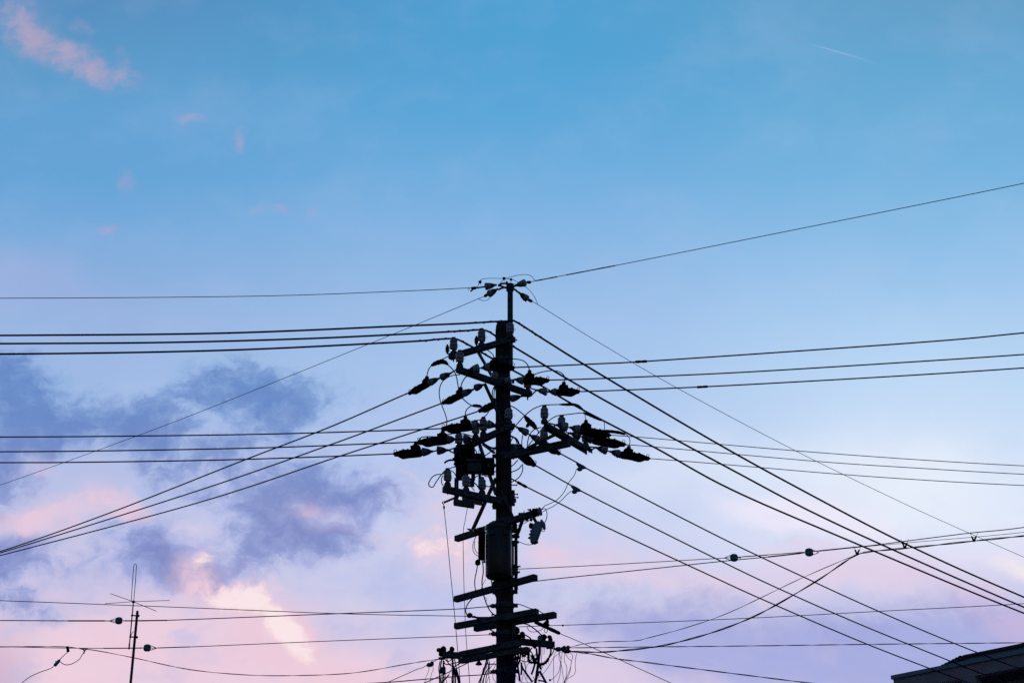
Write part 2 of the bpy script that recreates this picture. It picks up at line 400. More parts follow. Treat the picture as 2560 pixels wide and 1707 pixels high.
# lower right going (F lines)
PF1 = string('booted string sloping down right from the mid height insulator, passing under the heavy arm', (1281, 1060, A3.dy(1281)), 35,
    [((1291, 1067), (1319, 1083)), ((1324, 1087), (1347, 1100))], ((1348, 1103), (1402, 1135)), None, 1.05)
PF2 = string('booted string hanging under the heavy right crossarm beside the shaft', (1268, 1108, .12), 35,
    [((1270, 1112), (1290, 1122))], ((1287, 1125), (1340, 1164)), (1300, 1110), 1.25)
# the four bells on top of the pipe (bare wires)
def topbell(label, nar, fat, clamp, heading, dy0):
    P = Plane(at(nar[0], nar[1], dy0), heading); t = thing('top_insulator', P.A, label, 'insulator', 'four bell insulators around the pole head'); k = pm(1, P.A)
    bell(t, P(*nar), P(*fat), k)
    c0, c1 = P(*clamp[0]), P(*clamp[1])
    m = MB().tube([P(*fat), c0], k*2.2, 8); m.build('link', STEEL, t)
    m = MB().beam(c0, c1, k*5, k*6); m.build('clamp', RUB, t); return P
PT1 = topbell('bell insulator pointing left at the pole head', (1242, 712), (1211, 717), ((1190, 720), (1178, 721)), 178, -.08)
PT2 = topbell('bell insulator pointing to the lower left at the pole head', (1245, 722), (1221, 736), ((1219, 736), (1211, 741)), 140, .1)
PT3 = topbell('bell insulator pointing right and up at the pole head', (1286, 715), (1315, 706), ((1318, 706), (1327, 705.5)), -25, -.15)
PT4 = topbell('bell insulator pointing to the lower right at the pole head', (1297, 731), (1319, 749), ((1321, 749), (1330, 754)), 35, .1)
m = MB().torus(PT1(1171.5, 722.5), Vector((0, 1, 0)), .012, .003); m.tube([PT1(1182, 724), PT1(1176, 728.5)], .012, 8)
tag(m.build('cotter_ring', RUB), 'tiny ring and cotter beside the left clamp at the pole head', 'ring')

# ------------------------------------------------------------------ span wires
GW = 'line wires strung from the pole'
def extend(Q, first, last, far=16.):      # carry a wire that leaves the view on toward its next pole
    out = lambda q: q[0] < -100 or q[0] > 2700 or q[1] > 1760
    if out(last): Q = Q+[Q[-1]+(Q[-1]-Q[-2]).normalized()*far]
    if out(first): Q = [Q[0]+(Q[0]-Q[1]).normalized()*far]+Q
    return Q
def wire(name, label, P, L, wpx, group=GW, mt=CAB, cat='wire', k=10):
    tw = any(w_ in label for w_ in ('twisted', 'sagging cable', 'bundled', 'accompanying', 'sloping gently'))
    pts = P.pts(L); m = MB(); sm_ = extend(smooth(pts, k), L[0], L[-1])
    r = pm(wpx/2, P.A)
    if tw:                      # two strands laid round each other: the pair looks thick and thin by turns
        q = [sm_[0]]; stp = .045
        for a_, b_ in zip(sm_, sm_[1:]):
            n_ = max(1, int((b_-a_).length/stp)); q += [a_.lerp(b_, (i+1)/n_) for i in range(n_)]
        for ph in (0, math.pi):
            P2 = []
            for i, p_ in enumerate(q):
                f = i*.42+ph; P2.append(p_+Vector((0, math.cos(f), math.sin(f)))*r*.62)
            m.tube(P2, r*.55, 5)
    else: m.tube(sm_, r, 8)
    return tag(m.build(name, mt), label, cat, group)
# through wires over the uppermost arm's insulators: left part and lower right part bend at the insulator
def through(label, Lleft, knot, Lright, kn_dy, w, mid=None):
    A = at(knot[0], knot[1], kn_dy); PL, PRt = Plane(A, 177), Plane(A, 35)
    pts = smooth(PL.pts(Lleft)+[A], 8)[:-1]+smooth([A]+PRt.pts(Lright), 8)
    m = MB().tube(extend(pts, Lleft[0], Lright[-1]), pm(w/2, A), 8)
    # spiral tie wraps close to the insulator
    q = MB()
    for P, sg, hh in ((PL, -1, 2.6), (PRt, 1, 2.6)):
        for i in range(1, 6):
            px = knot[0]+sg*(6+i*15)
            best = min(pts, key=lambda p: abs((1280+F*p.x/ax(p))-px))
            q.ball(best+Vector((0, 0, pm(.8, A)*(1 if i % 2 else -1))), pm(w*.56, A), (1.5, 1, 1), 8, 5)
    o = m.build('line_wire', CAB); tag(o, label, 'wire', GW)
    o['_org'] = tuple(o.location); q.build_each('tie_wrap', RUB, o)
through('thick wire on the top-pipe insulator, highest of the thick wires on both sides', [(-700, 842), (0, 838.5), (546, 833), (1000, 815), (1150, 809), (1235, 804)], (1275, 802.5),
        [(1291, 805), (1362, 850), (1480, 923), (1772, 1096), (2000, 1222), (2264, 1359), (2560, 1492), (2900, 1630)], A1.dy(1276)-.02, 5.2)
through('thick wire on the halfway insulator of the top arm, crossing behind the shaft', [(-700, 862), (0, 859), (410, 856), (750, 847), (1000, 835.7), (1150, 827.5)], (1204, 823.5),
        [(1222, 829), (1238, 839), (1283, 866), (1500, 994), (1826, 1172), (2100, 1313), (2560, 1517), (2900, 1652)], A1.dy(1204), 5.2)
through('thick wire on the outermost insulator of the top arm, lowest of the upper three', [(-700, 886), (0, 885), (546, 876), (1000, 855), (1096, 848)], (1134, 846),
        [(1150, 851), (1182, 868), (1232, 897), (1283, 926), (1357, 966), (1449, 1020), (1640, 1120), (1826, 1222), (2100, 1341), (2560, 1532), (2900, 1656)], A1.dy(1134), 5.2)
wire('line_wire', 'wire running right from the big boot in front of the shaft, with a splice', PR1, [(1284, 918.5), (1500, 909), (1608, 903.5), (2030, 875), (2373, 850), (2560, 832), (2950, 795)], 3.8)
wire('line_wire', 'wire running right from the boot above the second crossarm, middle of its three', PR2, [(1372, 950), (1500, 946), (1826, 932), (2209, 909), (2560, 886), (2950, 857)], 3.6)
wire('line_wire', 'wire running right from the boot off the second crossarm, lowest of its three', PR3, [(1448, 978.5), (1500, 977), (1772, 966), (2209, 942), (2560, 919.5), (2950, 890)], 3.6)
wire('line_wire', 'wire to the lower left from the outermost left boot', PC1, [(1023, 982), (1000, 991), (820, 1069), (612, 1149), (273, 1282), (0, 1378), (-300, 1468)], 3.8)
wire('line_wire', 'wire to the lower left from the boot below the middle of the second crossarm', PC2, [(1107, 1007), (1000, 1047), (820, 1113.4), (492, 1227), (0, 1381.5), (-300, 1466)], 3.8)
wire('line_wire', 'wire to the lower left from the boot that passes behind the shaft', PC3, [(1197, 1027), (1150, 1043), (858, 1137), (492, 1257), (0, 1388), (-300, 1462)], 3.8)
wire('line_wire', 'upper of the three level wires at the left, below the dark cloud', PD1, [(1104, 1071), (970, 1076), (656, 1085), (300, 1090), (0, 1092), (-600, 1092)], 3.6)
wire('line_wire', 'middle of the three level wires at the left', PD2, [(1044, 1104.5), (900, 1110), (656, 1119), (300, 1126), (0, 1128.8), (-600, 1130)], 3.6)
wire('line_wire', 'lowest of the three level wires at the left', PD3, [(984, 1134), (800, 1141.5), (546, 1149.5), (250, 1154.5), (0, 1156), (-600, 1155)], 3.6)
wire('line_wire', 'thin wire running right from the upper boot of the channel arm', PE1, [(1524, 1087), (1640, 1096), (1985, 1126), (2300, 1149), (2560, 1164), (2950, 1182)], 2.2)
wire('line_wire', 'thin wire running right from the middle boot of the channel arm', PE2, [(1562, 1111), (1640, 1117), (2045, 1153), (2300, 1170), (2560, 1185), (2950, 1203)], 2.2)
wire('line_wire', 'thin wire running right from the lowest boot of the channel arm', PE3, [(1622, 1145.5), (1805, 1160), (2100, 1185), (2350, 1202), (2560, 1213), (2950, 1230)], 2.2)
wire('line_wire', 'wire sloping to the lower right from under the heavy arm, carrying a grey branch clamp', PF1, [(1399, 1132.5), (1448, 1159), (1490, 1183), (1795, 1340), (2014, 1444), (2160, 1511), (2319, 1580), (2463, 1638), (2545, 1669), (2900, 1800)], 3.7)
wire('line_wire', 'wire sloping to the lower right from the boot beside the shaft, carrying a branch clamp', PF2, [(1337, 1162), (1419, 1208), (1490, 1246), (1780, 1391), (1952, 1473), (2160, 1564), (2387, 1656), (2455, 1683), (2900, 1850)], 3.7)
PF3 = Plane(at(1262, 1188, .3), 35)
wire('line_wire', 'lowest wire sloping to the lower right, with a thick black sleeve near the shaft', PF3, [(1262, 1188), (1278, 1196), (1317, 1217), (1405, 1261), (1520, 1319), (1780, 1440), (1906, 1497.5), (2145, 1600), (2330, 1672), (2422, 1706), (2900, 1880)], 3.7)
GT = 'thin bare wires from the pole head'
wire('bare_wire', 'thin wire running level to the left from the pole head', PT1, [(1179, 721), (1169, 720), (1000, 728), (628, 740.5), (0, 745.5), (-600, 743)], 1.9, GT)
wire('bare_wire', 'thin wire sloping to the lower left from the pole head', PT2, [(1212, 741), (1195, 747), (1137, 771.6), (929, 857), (546, 1011), (339, 1090.5), (0, 1212), (-300, 1310)], 1.6, GT)
wire('bare_wire', 'thin wire rising to the right from the pole head', PT3, [(1326, 706), (1339, 702), (1541, 663.5), (1826.5, 606.6), (2209, 530), (2560, 458.5), (2950, 375)], 1.8, GT)
wire('bare_wire', 'thin wire sloping to the lower right from the pole head', PT4, [(1329, 753), (1344, 761), (1411, 803), (1499, 857), (1695, 971), (1990, 1127), (2264, 1260), (2428, 1334), (2560, 1392), (2900, 1540)], 1.5, GT)
# splices and sleeves on the wires
def sleeve(P, a, b, w, label, name='splice', group='short black splices on the wires'):
    A, B = P(*a), P(*b); k = pm(1, A)
    tag(MB().lathe(A, B, [(0, w*k*.3), (.04, w*k*.5), (.3, w*k*.55), (.5, w*k*.45), (.7, w*k*.55), (.96, w*k*.5), (1, w*k*.3)], 12).build(name, RUB), label, 'splice', group)
sleeve(PR1, (1588, 904.5), (1618, 903), 6.5, 'short black splice on the wire leaving the front boot')
sleeve(PR3, (1742, 967.7), (1770, 966), 6, 'short black splice on the lowest of the right hand wires')
sleeve(PF3, (1293, 1204.5), (1317, 1217.5), 7, 'thick black sleeve on the low right wire near the shaft')
sleeve(PT3, (1338, 702.3), (1394, 691.7), 3, 'long thin wrap on the rising right wire near the pole head')
sleeve(PT3, (1413, 688), (1541, 663.5), 2.8, 'second long thin wrap on the rising right wire')
# branch clamps
def branch(P, a, b, lab):
    A, B = P(*a), P(*b); k = pm(1, A); t = thing('branch_clamp', A, lab, 'clamp', 'grey branch clamps on the sloping wires')
    MB().loft(A, B, [(t_, a_*k, b_*k, c_*k) for t_, a_, b_, c_ in ((0, 1, 2.5, 2), (.1, 2, 5, 4), (.35, 2.4, 9, 5), (.6, 2.4, 10, 5), (.8, 2, 5.5, 4), (1, 1, 2, 2))], 14).build('clamp_body', PLAST, t)
    c = A.lerp(B, .32)-Vector((0, 0, k*12)); MB().ball(c, k*6.4, (1.15, 1, .85)).build('clamp_cap', PLAST, t)
    return c
c1 = branch(PF1, (1441, 1157), (1466, 1170), 'upper grey branch clamp, on the wire from under the heavy arm')
c2 = branch(PF2, (1428, 1213), (1453, 1227), 'lower grey branch clamp, on the wire from the boot beside the shaft')

# ------------------------------------------------------------------ jumpers
def jumper(label, L, w, dya=0., dyb=None, name='jumper_cable', group='looping jumper cables around the pole', mt=CAB, k=7, cat='cable'):
    dyb = dya if dyb is None else dyb; tot = [0]
    for i in range(1, len(L)): tot.append(tot[-1]+math.hypot(L[i][0]-L[i-1][0], L[i][1]-L[i-1][1]))
    P = [at(q[0], q[1], q[2] if len(q) > 2 else dya+(dyb-dya)*s/tot[-1]) for q, s in zip(L, tot)]
    m = MB().tube(smooth(P, k), pm(w/2, P[0]), 8)
    return tag(m.build(name, mt), label, cat, group)
def dyp(P, px, py): return P(px, py).y-D
GJ = 'fine jumpers at the pole head'
jumper('thin loop over the pole head from the left clamp to the connectors', [(1191, 718), (1196, 713), (1198, 706), (1203, 699), (1212, 696.5), (1225, 695.8), (1258, 696.3)], 1.4, -.1, group=GJ)
jumper('high thin arc at the pole head dropping onto the rising right wire', [(1260, 696), (1275, 693), (1295, 688), (1315, 686.5), (1328, 690), (1334, 697), (1339, 702)], 1.4, -.1, dyp(PT3, 1339, 702), group=GJ)
jumper('thin jumper crossing the pole head and falling to the lower right wire', [(1245, 716), (1252, 706), (1262, 698.5), (1278, 698), (1292, 704), (1305, 712), (1320, 722), (1333, 737), (1340, 750), (1344, 760)], 1.4, .05, dyp(PT4, 1344, 760), group=GJ)
jumper('small thin loop under the lower left bell', [(1196, 747), (1205, 751), (1213, 751.5), (1221, 748), (1228, 740)], 1.4, dyp(PT2, 1200, 747), .15, group=GJ)
jumper('short thin arc right over the pole head bolt', [(1246, 714), (1256, 710), (1270, 708), (1285, 710), (1300, 714)], 1.3, -.1, group=GJ)
for px, py, r, lab in ((1200, 705, 3.6, 'leftmost small black connector above the pole head'), (1260, 696, 3.4, 'middle small black connector above the pole head'), (1277.5, 698.7, 3, 'rightmost small black connector above the pole head')):
    c = at(px, py, -.1); k = pm(1, c)
    tag(MB().lathe(c-Vector((k*r*1.1, 0, 0)), c+Vector((k*r*1.1, 0, 0)), [(0, r*k*.6), (.15, r*k), (.85, r*k), (1, r*k*.6)], 10).tube([c, c-Vector((-k*1, 0, k*(r+4)))], k*.6, 6).build('wire_connector', RUB), lab, 'connector', 'small connectors above the pole head')
jumper('cable looping from the outermost left boot up over the top arm to the shaft', [(1067, 941), (1071, 925), (1080, 912), (1094, 903), (1110, 896), (1125, 888), (1141, 881), (1165, 873), (1190, 868.5), (1208, 870), (1220, 876), (1231, 885), (1236, 895)], 2.6, dyp(PC1, 1067, 941), -.25)
jumper('cable dropping from the split boot behind two strings and curving back to the shaft', [(1110, 905), (1121, 913), (1132, 924), (1140, 938), (1144, 957), (1147, 975), (1152, 990), (1163, 1002), (1174, 1010.6), (1185, 1015), (1204, 1015)], 2.8, dyp(PC1, 1067, 941)+.05, .5)
jumper('large loop bulging left between the second crossarm and the upper left boot', [(1150, 936), (1133, 938), (1118, 944), (1106, 954), (1100, 967), (1098, 984), (1101, 1003), (1107, 1019), (1113, 1035), (1117, 1050), (1116, 1066)], 2.6, A2.dy(1150)-.05, dyp(PD1, 1115, 1064)-.1)
jumper('short cable from the second left boot up to the second crossarm', [(1152, 967), (1155, 957), (1162, 945), (1168, 940)], 3, dyp(PC2, 1152, 967), A2.dy(1168)-.06)
jumper('cable rising from the upper left pulling boot to the shaft side', [(1163.5, 1041), (1164, 1030), (1169, 1021), (1180, 1014), (1200, 1012)], 2.8, dyp(PD1, 1163, 1040), .4)
jumper('cable lying over the middle left boot', [(1045, 1105), (1049, 1097), (1057, 1092), (1075, 1091), (1095, 1091), (1118, 1086), (1140, 1083), (1160, 1084), (1180, 1090)], 2.8, dyp(PD3, 1045, 1103), A3.dy(1180))
jumper('cable running from the upper left boot over the paired insulators', [(1170, 1056), (1185, 1051), (1200, 1049), (1212, 1040), (1217, 1036), (1222, 1028)], 2.6, dyp(PD1, 1170, 1054), .3)
jumper('arched cable from the shaft to the boot above the second crossarm', [(1240, 901), (1252, 897), (1268, 896), (1284, 897), (1300, 899), (1312, 904), (1320, 914), (1324, 926)], 2.8, -.3, dyp(PR2, 1324, 926))
jumper('arched cable between the two right hand boots', [(1336, 936), (1350, 931), (1366, 927.5), (1382, 926), (1398, 929), (1408, 936), (1412, 945), (1410, 955)], 2.6, dyp(PR2, 1336, 938), dyp(PR3, 1410, 955))
jumper('cable arching from behind the mid height insulator down right to a split boot', [(1226, 1014), (1240, 1012), (1258, 1011), (1276, 1014), (1291, 1022), (1311, 1038), (1327, 1053), (1339, 1066), (1348, 1083)], 2.9, -.16, A5.dy(1348))
jumper('long cable rising from the shaft over the channel arm insulator to the passing wire', [(1230, 1130), (1250, 1111), (1265, 1095), (1278, 1080), (1289, 1064), (1311, 1039.5), (1332, 1022.5), (1351, 1014.5), (1361, 1012.5), (1392, 1011), (1428, 1011.6), (1446, 1014), (1457, 1022)], 2.7, -.16, A4.dy(1370))
jumper('cable rising from the heavy arm over the middle channel arm insulator', [(1321, 1113), (1330, 1102), (1348, 1080), (1371, 1053), (1384, 1043), (1396, 1038.5), (1404, 1037.5), (1429, 1034.5), (1453, 1032), (1468, 1033), (1482, 1040), (1505, 1050)], 2.7, A5.dy(1321), A4.dy(1420))
jumper('short cable curling from the heavy arm to the channel arm post', [(1318, 1116), (1320, 1100), (1325, 1085), (1336, 1073), (1352, 1068)], 2.6, A5.dy(1318), A4.dy(1352))
jumper('short upright cable beside the shaft above the heavy arm', [(1306, 1122), (1304.5, 1107), (1306, 1092), (1310, 1080)], 2.4, A5.dy(1306))
jumper('thick bent cable elbow between the shaft and the heavy arm', [(1266, 1082), (1278, 1090), (1291, 1097), (1297, 1108), (1299, 1122)], 4.6, -.1, A5.dy(1299))
jumper('thin drop from the passing thick wire to the upper right boot', [(1458, 1023), (1462, 1036), (1465, 1051)], 1.6, dyp(PE1, 1460, 1030))
jumper('thin drop from the passing thick wire behind the covers', [(1508, 1050), (1511.5, 1062), (1510, 1076)], 1.8, dyp(PE1, 1510, 1060))
jumper('arched cable dropping onto the lowest right boot', [(1500, 1074), (1520, 1076), (1540, 1078), (1557, 1081), (1566, 1086), (1573, 1094), (1575, 1103), (1572.5, 1115)], 2.2, dyp(PE1, 1510, 1078), dyp(PE3, 1572, 1114))
jumper('short curved cable under the heavy arm, upper one beside the shaft', [(1272, 1170), (1285, 1160), (1294, 1150)], 2.8, -.1, 0)
jumper('curved cable under the heavy arm, middle one beside the shaft', [(1270, 1183), (1283, 1178), (1296, 1172), (1304, 1163)], 2.8, -.1, .05)
jumper('curved cable under the heavy arm, lowest and widest one beside the shaft', [(1270, 1207), (1282, 1203), (1295, 1195), (1304, 1183), (1307, 1170), (1306, 1160)], 2.6, -.1, .05)
jumper('closed drooping loop left of the perforated arm', [(1112, 1182), (1104, 1185), (1092, 1186), (1082, 1191), (1075, 1200), (1071.5, 1209), (1075, 1216), (1083, 1216.5), (1088, 1208), (1096, 1196), (1105, 1184), (1115, 1174), (1128, 1169), (1145, 1165), (1160, 1162), (1185, 1152)], 2.7, A6.dy(1112)-.05)
jumper('short loop from the left perforated arm insulator', [(1107, 1188), (1104, 1196), (1104, 1206), (1109, 1214), (1118, 1216)], 2.4, A6.dy(1112)-.08)
jumper('cable from the switch over to the insulator nearest the shaft', [(1211, 1190), (1222, 1192), (1228, 1200), (1229, 1210), (1222, 1216), (1212, 1214)], 2.6, A6.dy(1210)-.05)
jumper('thick cable sweeping from the arm above the switch to the shaft', [(1203, 1103), (1215, 1112), (1228, 1119), (1242, 1120)], 5, A3.dy(1203), -.14)
jumper('cable from the arm above the switch down across the brace', [(1240, 1116), (1225, 1130), (1206, 1143), (1190, 1152)], 3, -.14, -.1)
jumper('long cable lying diagonally across the shaft at mid height', [(1214, 1152), (1240, 1140), (1262, 1122), (1276, 1105), (1283, 1090)], 2.4, -.2)

# split boots on the jumpers
def splitboot(P3, w, label):
    P = smooth([at(*q) for q in P3], 5); k = pm(1, P[0]); n_ = len(P)
    r = [w*k*(.4+.6*math.sin(math.pi*min(1, max(0, i/(n_-1))))**.6)*(1+.12*(i % 3 == 0)) for i in range(n_)]
    tag(MB().tube(P, r, 10).build('split_boot', RUB), label, 'cable boot', 'black boots over cable joints')
y1 = dyp(PC1, 1090, 905)
splitboot([(1078, 914, y1), (1092, 907, y1), (1108, 904, y1), (1120, 911, y1)], 6, 'black boot over the cable fork above the outermost left string')
splitboot([(1100, 899, y1), (1108, 904, y1), (1115, 906, y1)], 4, 'stub of the black cable fork near the top arm end')
splitboot([(1312, 1040, -.1), (1322, 1052, -.05), (1333, 1062, 0), (1341, 1072, 0)], 7, 'black boot on the arched cable left of the channel arm')
splitboot([(1325, 1055, -.05), (1320, 1062, -.05), (1316, 1068, -.05)], 4.4, 'short leg of the black boot left of the channel arm')
splitboot([(1398, 1011, A4.dy(1380)), (1415, 1011, A4.dy(1380)), (1440, 1012, A4.dy(1380)), (1456, 1021, A4.dy(1380))], 3.4, 'long black wrap on the highest arched cable')
splitboot([(1458, 1032, A4.dy(1420)), (1474, 1037, A4.dy(1420)), (1490, 1044, A4.dy(1420)), (1504, 1051, A4.dy(1420))], 4, 'black wrap where the second arched cable meets the passing wire')
splitboot([(1505, 1076, dyp(PE1, 1510, 1078)), (1525, 1078, dyp(PE1, 1510, 1078)), (1548, 1081, dyp(PE1, 1510, 1078)), (1563, 1086, dyp(PE1, 1510, 1078))], 4, 'black wrap over the lowest right boot cable')
splitboot([(1180, 1014, .45), (1190, 1014, .48), (1205, 1016, .5)], 4, 'black wrap joining two cables beside the shaft-side boot')

# ------------------------------------------------------------------ switch gear left of the pole
dS = A3.dy(1165)
t = thing('line_switch', at(1165, 1135, dS), 'dark box shaped line switch with levers hanging left of the shaft', 'switch')
def bx(m, x0, x1, y0, y1, dy, th, rz=0, ch=.1):
    a, b = at(x0, y0, dy), at(x1, y1, dy); c = (a+b)/2
    m.box(Vector((c.x, c.y, (a.z+b.z)/2)), abs(b.x-a.x), th, abs(a.z-b.z), rz, ch); return m
bx(MB(), 1147, 1187, 1116, 1140, dS, .22).build('upper_block', RUB, t)
bx(MB(), 1136, 1205, 1140, 1160, dS, .26).build('tank', RUB, t)
bx(MB(), 1140, 1170, 1158, 1196, dS, .2).build('tank', RUB, t)
m = bx(MB(), 1169, 1212, 1157, 1183, dS-.16, .12, .05); m.build('mechanism_box', PAINT, t, False)
m = bx(MB(), 1164, 1216, 1151, 1158, dS-.17, .16, .05); m.build('box_lid', PAINT, t, False)
bx(MB(), 1205, 1236, 1147, 1185, -.05, .14).build('side_tank', RUB, t)
p0 = at(1221, 1163, -.2); MB().lathe(at(1221, 1163, -.22), at(1236, 1163, -.16), [(0, pm(5, p0)), (.1, pm(6, p0)), (1, pm(6, p0))], 14).build('bushing', PAINT, t)
c = at(1224, 1150, -.12); MB().ball(c, pm(6, c)).build('bushing_cap', RUB, t)
for L in ([(1111, 1157), (1118, 1152), (1128, 1149.5), (1150, 1151), (1165, 1152)], [(1132, 1147), (1140, 1143), (1150, 1138), (1160, 1134)], [(1134, 1160), (1150, 1156), (1175, 1154)], [(1187, 1137), (1196, 1143), (1210, 1148)]):
    P = [at(q[0], q[1], dS-.12) for q in L]; MB().cable(P, pm(2.6, P[0]), 8).build('lever', RUB, t)
for x0, x1, y0, y1, dd in ((1136, 1141, 1195, 1256, -.1), (1141, 1146, 1140, 1250, .1), (1156, 1186, 1196, 1216, 0), (1196, 1202, 1178, 1218, .05), (1178, 1188, 1180, 1200, 0)):
    bx(MB(), x0, x1, y0, y1, dS+dd, .05).build('hanger', STEEL, t)
m = MB().beam(at(1134, 1255, dS-.1), at(1186, 1263, dS-.1), .14, pm(10, at(1150, 1255))); m.build('base_frame', STEEL, t, False)
m = MB().beam(at(1156, 1243, dS+.1), at(1207, 1252, dS+.1), .2, pm(14, at(1150, 1255))); m.build('base_frame', STEEL, t, False)
m = MB().tube([at(1147, 1240, dS-.12), at(1110, 1255.5, dS-.12)], pm(3, at(1110, 1255)), 8); m.build('operating_lever', STEEL, t)
m = MB().torus(at(1108.5, 1256, dS-.12), Vector((0, 1, 0)), pm(2.8, at(1108, 1256)), pm(1.2, at(1108, 1256))); m.build('lever_eye', STEEL, t)
jumper('left thin pull cord hanging from the switch lever', [(1108.5, 1259), (1110, 1270), (1118, 1345), (1126, 1430), (1134, 1510), (1142, 1600), (1152, 1720), (1160, 1800)], 1.7, dS-.12, dS-.5, 'pull_cord', 'thin pull cords below the switch', cat='cord')
jumper('right thin pull cord hanging from the switch frame', [(1169, 1266), (1163, 1300), (1158, 1330), (1158.5, 1400), (1161, 1500), (1165, 1590), (1173, 1690), (1180, 1800)], 1.5, dS, dS-.5, 'pull_cord', 'thin pull cords below the switch', cat='cord')
c = at(1110, 1268, dS-.12); tag(MB().lathe(c+Vector((0, 0, .025)), c-Vector((0, 0, .03)), [(0, .006), (.3, .016), (.6, .012), (1, .006)], 10).build('cord_knot', RUB), 'small knot at the top of the left pull cord', 'knot')

# ------------------------------------------------------------------ transformer
dT = -.34; A, B = at(1247, 1320, dT), at(1247, 1443, dT); rT = pm(33.5, A)
t = thing('pole_transformer', B, 'grey cylindrical transformer mounted in front of the shaft', 'transformer')
MB().lathe(A, B, [(0, rT*.93), (.012, rT*.97), (.02, rT*.985), (.97, rT*.985), (.985, rT*.96), (1, rT*.9)], 48).build('tank', PAINT, t)
MB().lathe(A+Vector((0, 0, .03)), A-Vector((0, 0, .035)), [(0, rT*.96), (.1, rT*1.03), (.9, rT*1.03), (1, rT*.99)], 48).build('lid_band', PAINT, t)
MB().lathe(A+Vector((0, 0, .075)), A+Vector((0, 0, .028)), [(0, rT*.3), (.3, rT*.75), (1, rT*.95)], 40).build('lid', PAINT, t)
for sx in (-1, 1):
    c = A.lerp(B, .16)+Vector((sx*rT*.5, -rT*.86, 0)); MB().box(c, .05, .05, .07).build('lug', PAINT, t)
for q in (.3, .75):
    c = A.lerp(B, q)+Vector((0, .2, 0)); MB().box(c, .12, .12, .06).build('hanger_bracket', STEEL, t)
c = A.lerp(B, .95)+Vector((.02, -rT*.99, 0)); MB().lathe(c, c+Vector((0, -.02, 0)), [(0, .012), (1, .012)], 10).build('drain_plug', STEEL, t)
# fuse column and plug left of the transformer
t = thing('fuse_box', at(1204, 1399, -.3), 'narrow dark fuse box fixed left of the transformer', 'fuse box')
bx(MB(), 1196, 1213, 1334, 1398, -.3, .1).build('housing', RUB, t)
for y in (1352, 1368, 1384): bx(MB(), 1195.5, 1199, y, y+8, -.36, .03).build('latch', RUB, t)
bx(MB(), 1208, 1213, 1398, 1406, -.3, .04).build('foot', RUB, t)
c = at(1194.5, 1405.5, -.32); k = pm(1, c)
tag(MB().lathe(c+Vector((0, 0, 8*k)), c-Vector((0, 0, 7*k)), [(0, 2.5*k), (.15, 4*k), (.25, 6.5*k), (.8, 7*k), (1, 4*k)], 14).build('cable_plug', RUB), 'round black plug below the fuse box', 'plug')
GB = 'low voltage cables around the transformer'
jumper('blue cable hanging from the round black plug', [(1194, 1411), (1191, 1428), (1187.5, 1445), (1187, 1462), (1189.5, 1478)], 2.6, -.33, A8.dy(1190)-.05, group=GB, mt=CABB)
jumper('black cable falling from the fuse box past two arms to the shaft', [(1204, 1394), (1207.5, 1413), (1208, 1432), (1205, 1452), (1206, 1472), (1210, 1490), (1217, 1510), (1224, 1524), (1233, 1534), (1239, 1537)], 2.9, -.33, -.2, group=GB)
jumper('blue cable running down the front of the shaft from the transformer', [(1227, 1440), (1231, 1466), (1239, 1488), (1250, 1508), (1260, 1522), (1270, 1530)], 3, -.34, -.2, group=GB, mt=CABB)
jumper('wider small loop left of the fuse box', [(1190, 1340), (1184, 1354), (1182, 1366), (1184, 1379), (1191, 1387), (1200, 1391)], 1.8, -.3, group=GB)
jumper('tighter small loop left of the fuse box', [(1187, 1352), (1186, 1366), (1190, 1377), (1195, 1382), (1200, 1378)], 1.7, -.31, group=GB)
jumper('thin dark wire from the transformer foot to the arm below it', [(1215, 1446), (1208, 1458), (1204, 1468), (1201, 1476)], 1.3, -.33, -.25, group=GB)
jumper('thin curly wire end below the left half of the arm under the transformer', [(1211, 1492), (1215, 1494), (1216, 1500), (1214, 1505), (1218, 1512)], 1.1, -.3, group=GB)
jumper('curved cable from the arm under the transformer into the small junction box', [(1182, 1494), (1178, 1498), (1170, 1508), (1165, 1519), (1164, 1528), (1167, 1535)], 2.8, A8.dy(1180)-.05, A9.dy(1170)-.05, group=GB)
# spool insulators and clamps on the arm above the transformer
def spool(px, py, dy, r, wd, lab, horiz=Vector((1, .25, .35))):
    c = at(px, py, dy); k = pm(1, c); h = horiz.normalized()*(wd*k/2)
    tag(MB().lathe(c-h, c+h, [(0, r*.6*k), (.1, r*k), (.3, r*k), (.42, r*.72*k), (.58, r*.72*k), (.7, r*k), (.9, r*k), (1, r*.6*k)], 18).build('spool_insulator', PORC if r > 8 else PAINT), lab, 'insulator', 'spool insulators on the arm above the transformer')
spool(1347, 1279, A7.dy(1340), 11, 12, 'pale round spool insulator at the right end of the arm above the transformer')
spool(1188, 1328, A7.dy(1188)-.06, 7, 10, 'left one of two small spools on the left half of the arm above the transformer')
spool(1198, 1325, A7.dy(1198)-.06, 7.6, 10, 'right one of two small spools on the left half of the arm above the transformer')
t = thing('arm_clamp', at(1325, 1285, A7.dy(1325)), 'dark clamps and a spike at the right end of the arm above the transformer', 'clamp')
bx(MB(), 1296, 1314, 1282, 1298, A7.dy(1305)-.06, .05).build('strap', STEEL, t)
bx(MB(), 1330, 1341, 1273, 1290, A7.dy(1335)-.05, .1).build('strap', RUB, t)
MB().tube([at(1310, 1286, A7.dy(1310)-.06), at(1310, 1274, A7.dy(1310)-.06)], [.012, .002], 8).build('spike', STEEL, t)
MB().loft(at(1318, 1273, A7.dy(1320)), at(1329, 1275, A7.dy(1320)), [(0, .004, .004, .01), (.4, .012, .012, .015), (.7, .02, .012, .015), (1, .004, .02, .01)], 10).build('wing_nut', RUB, t)
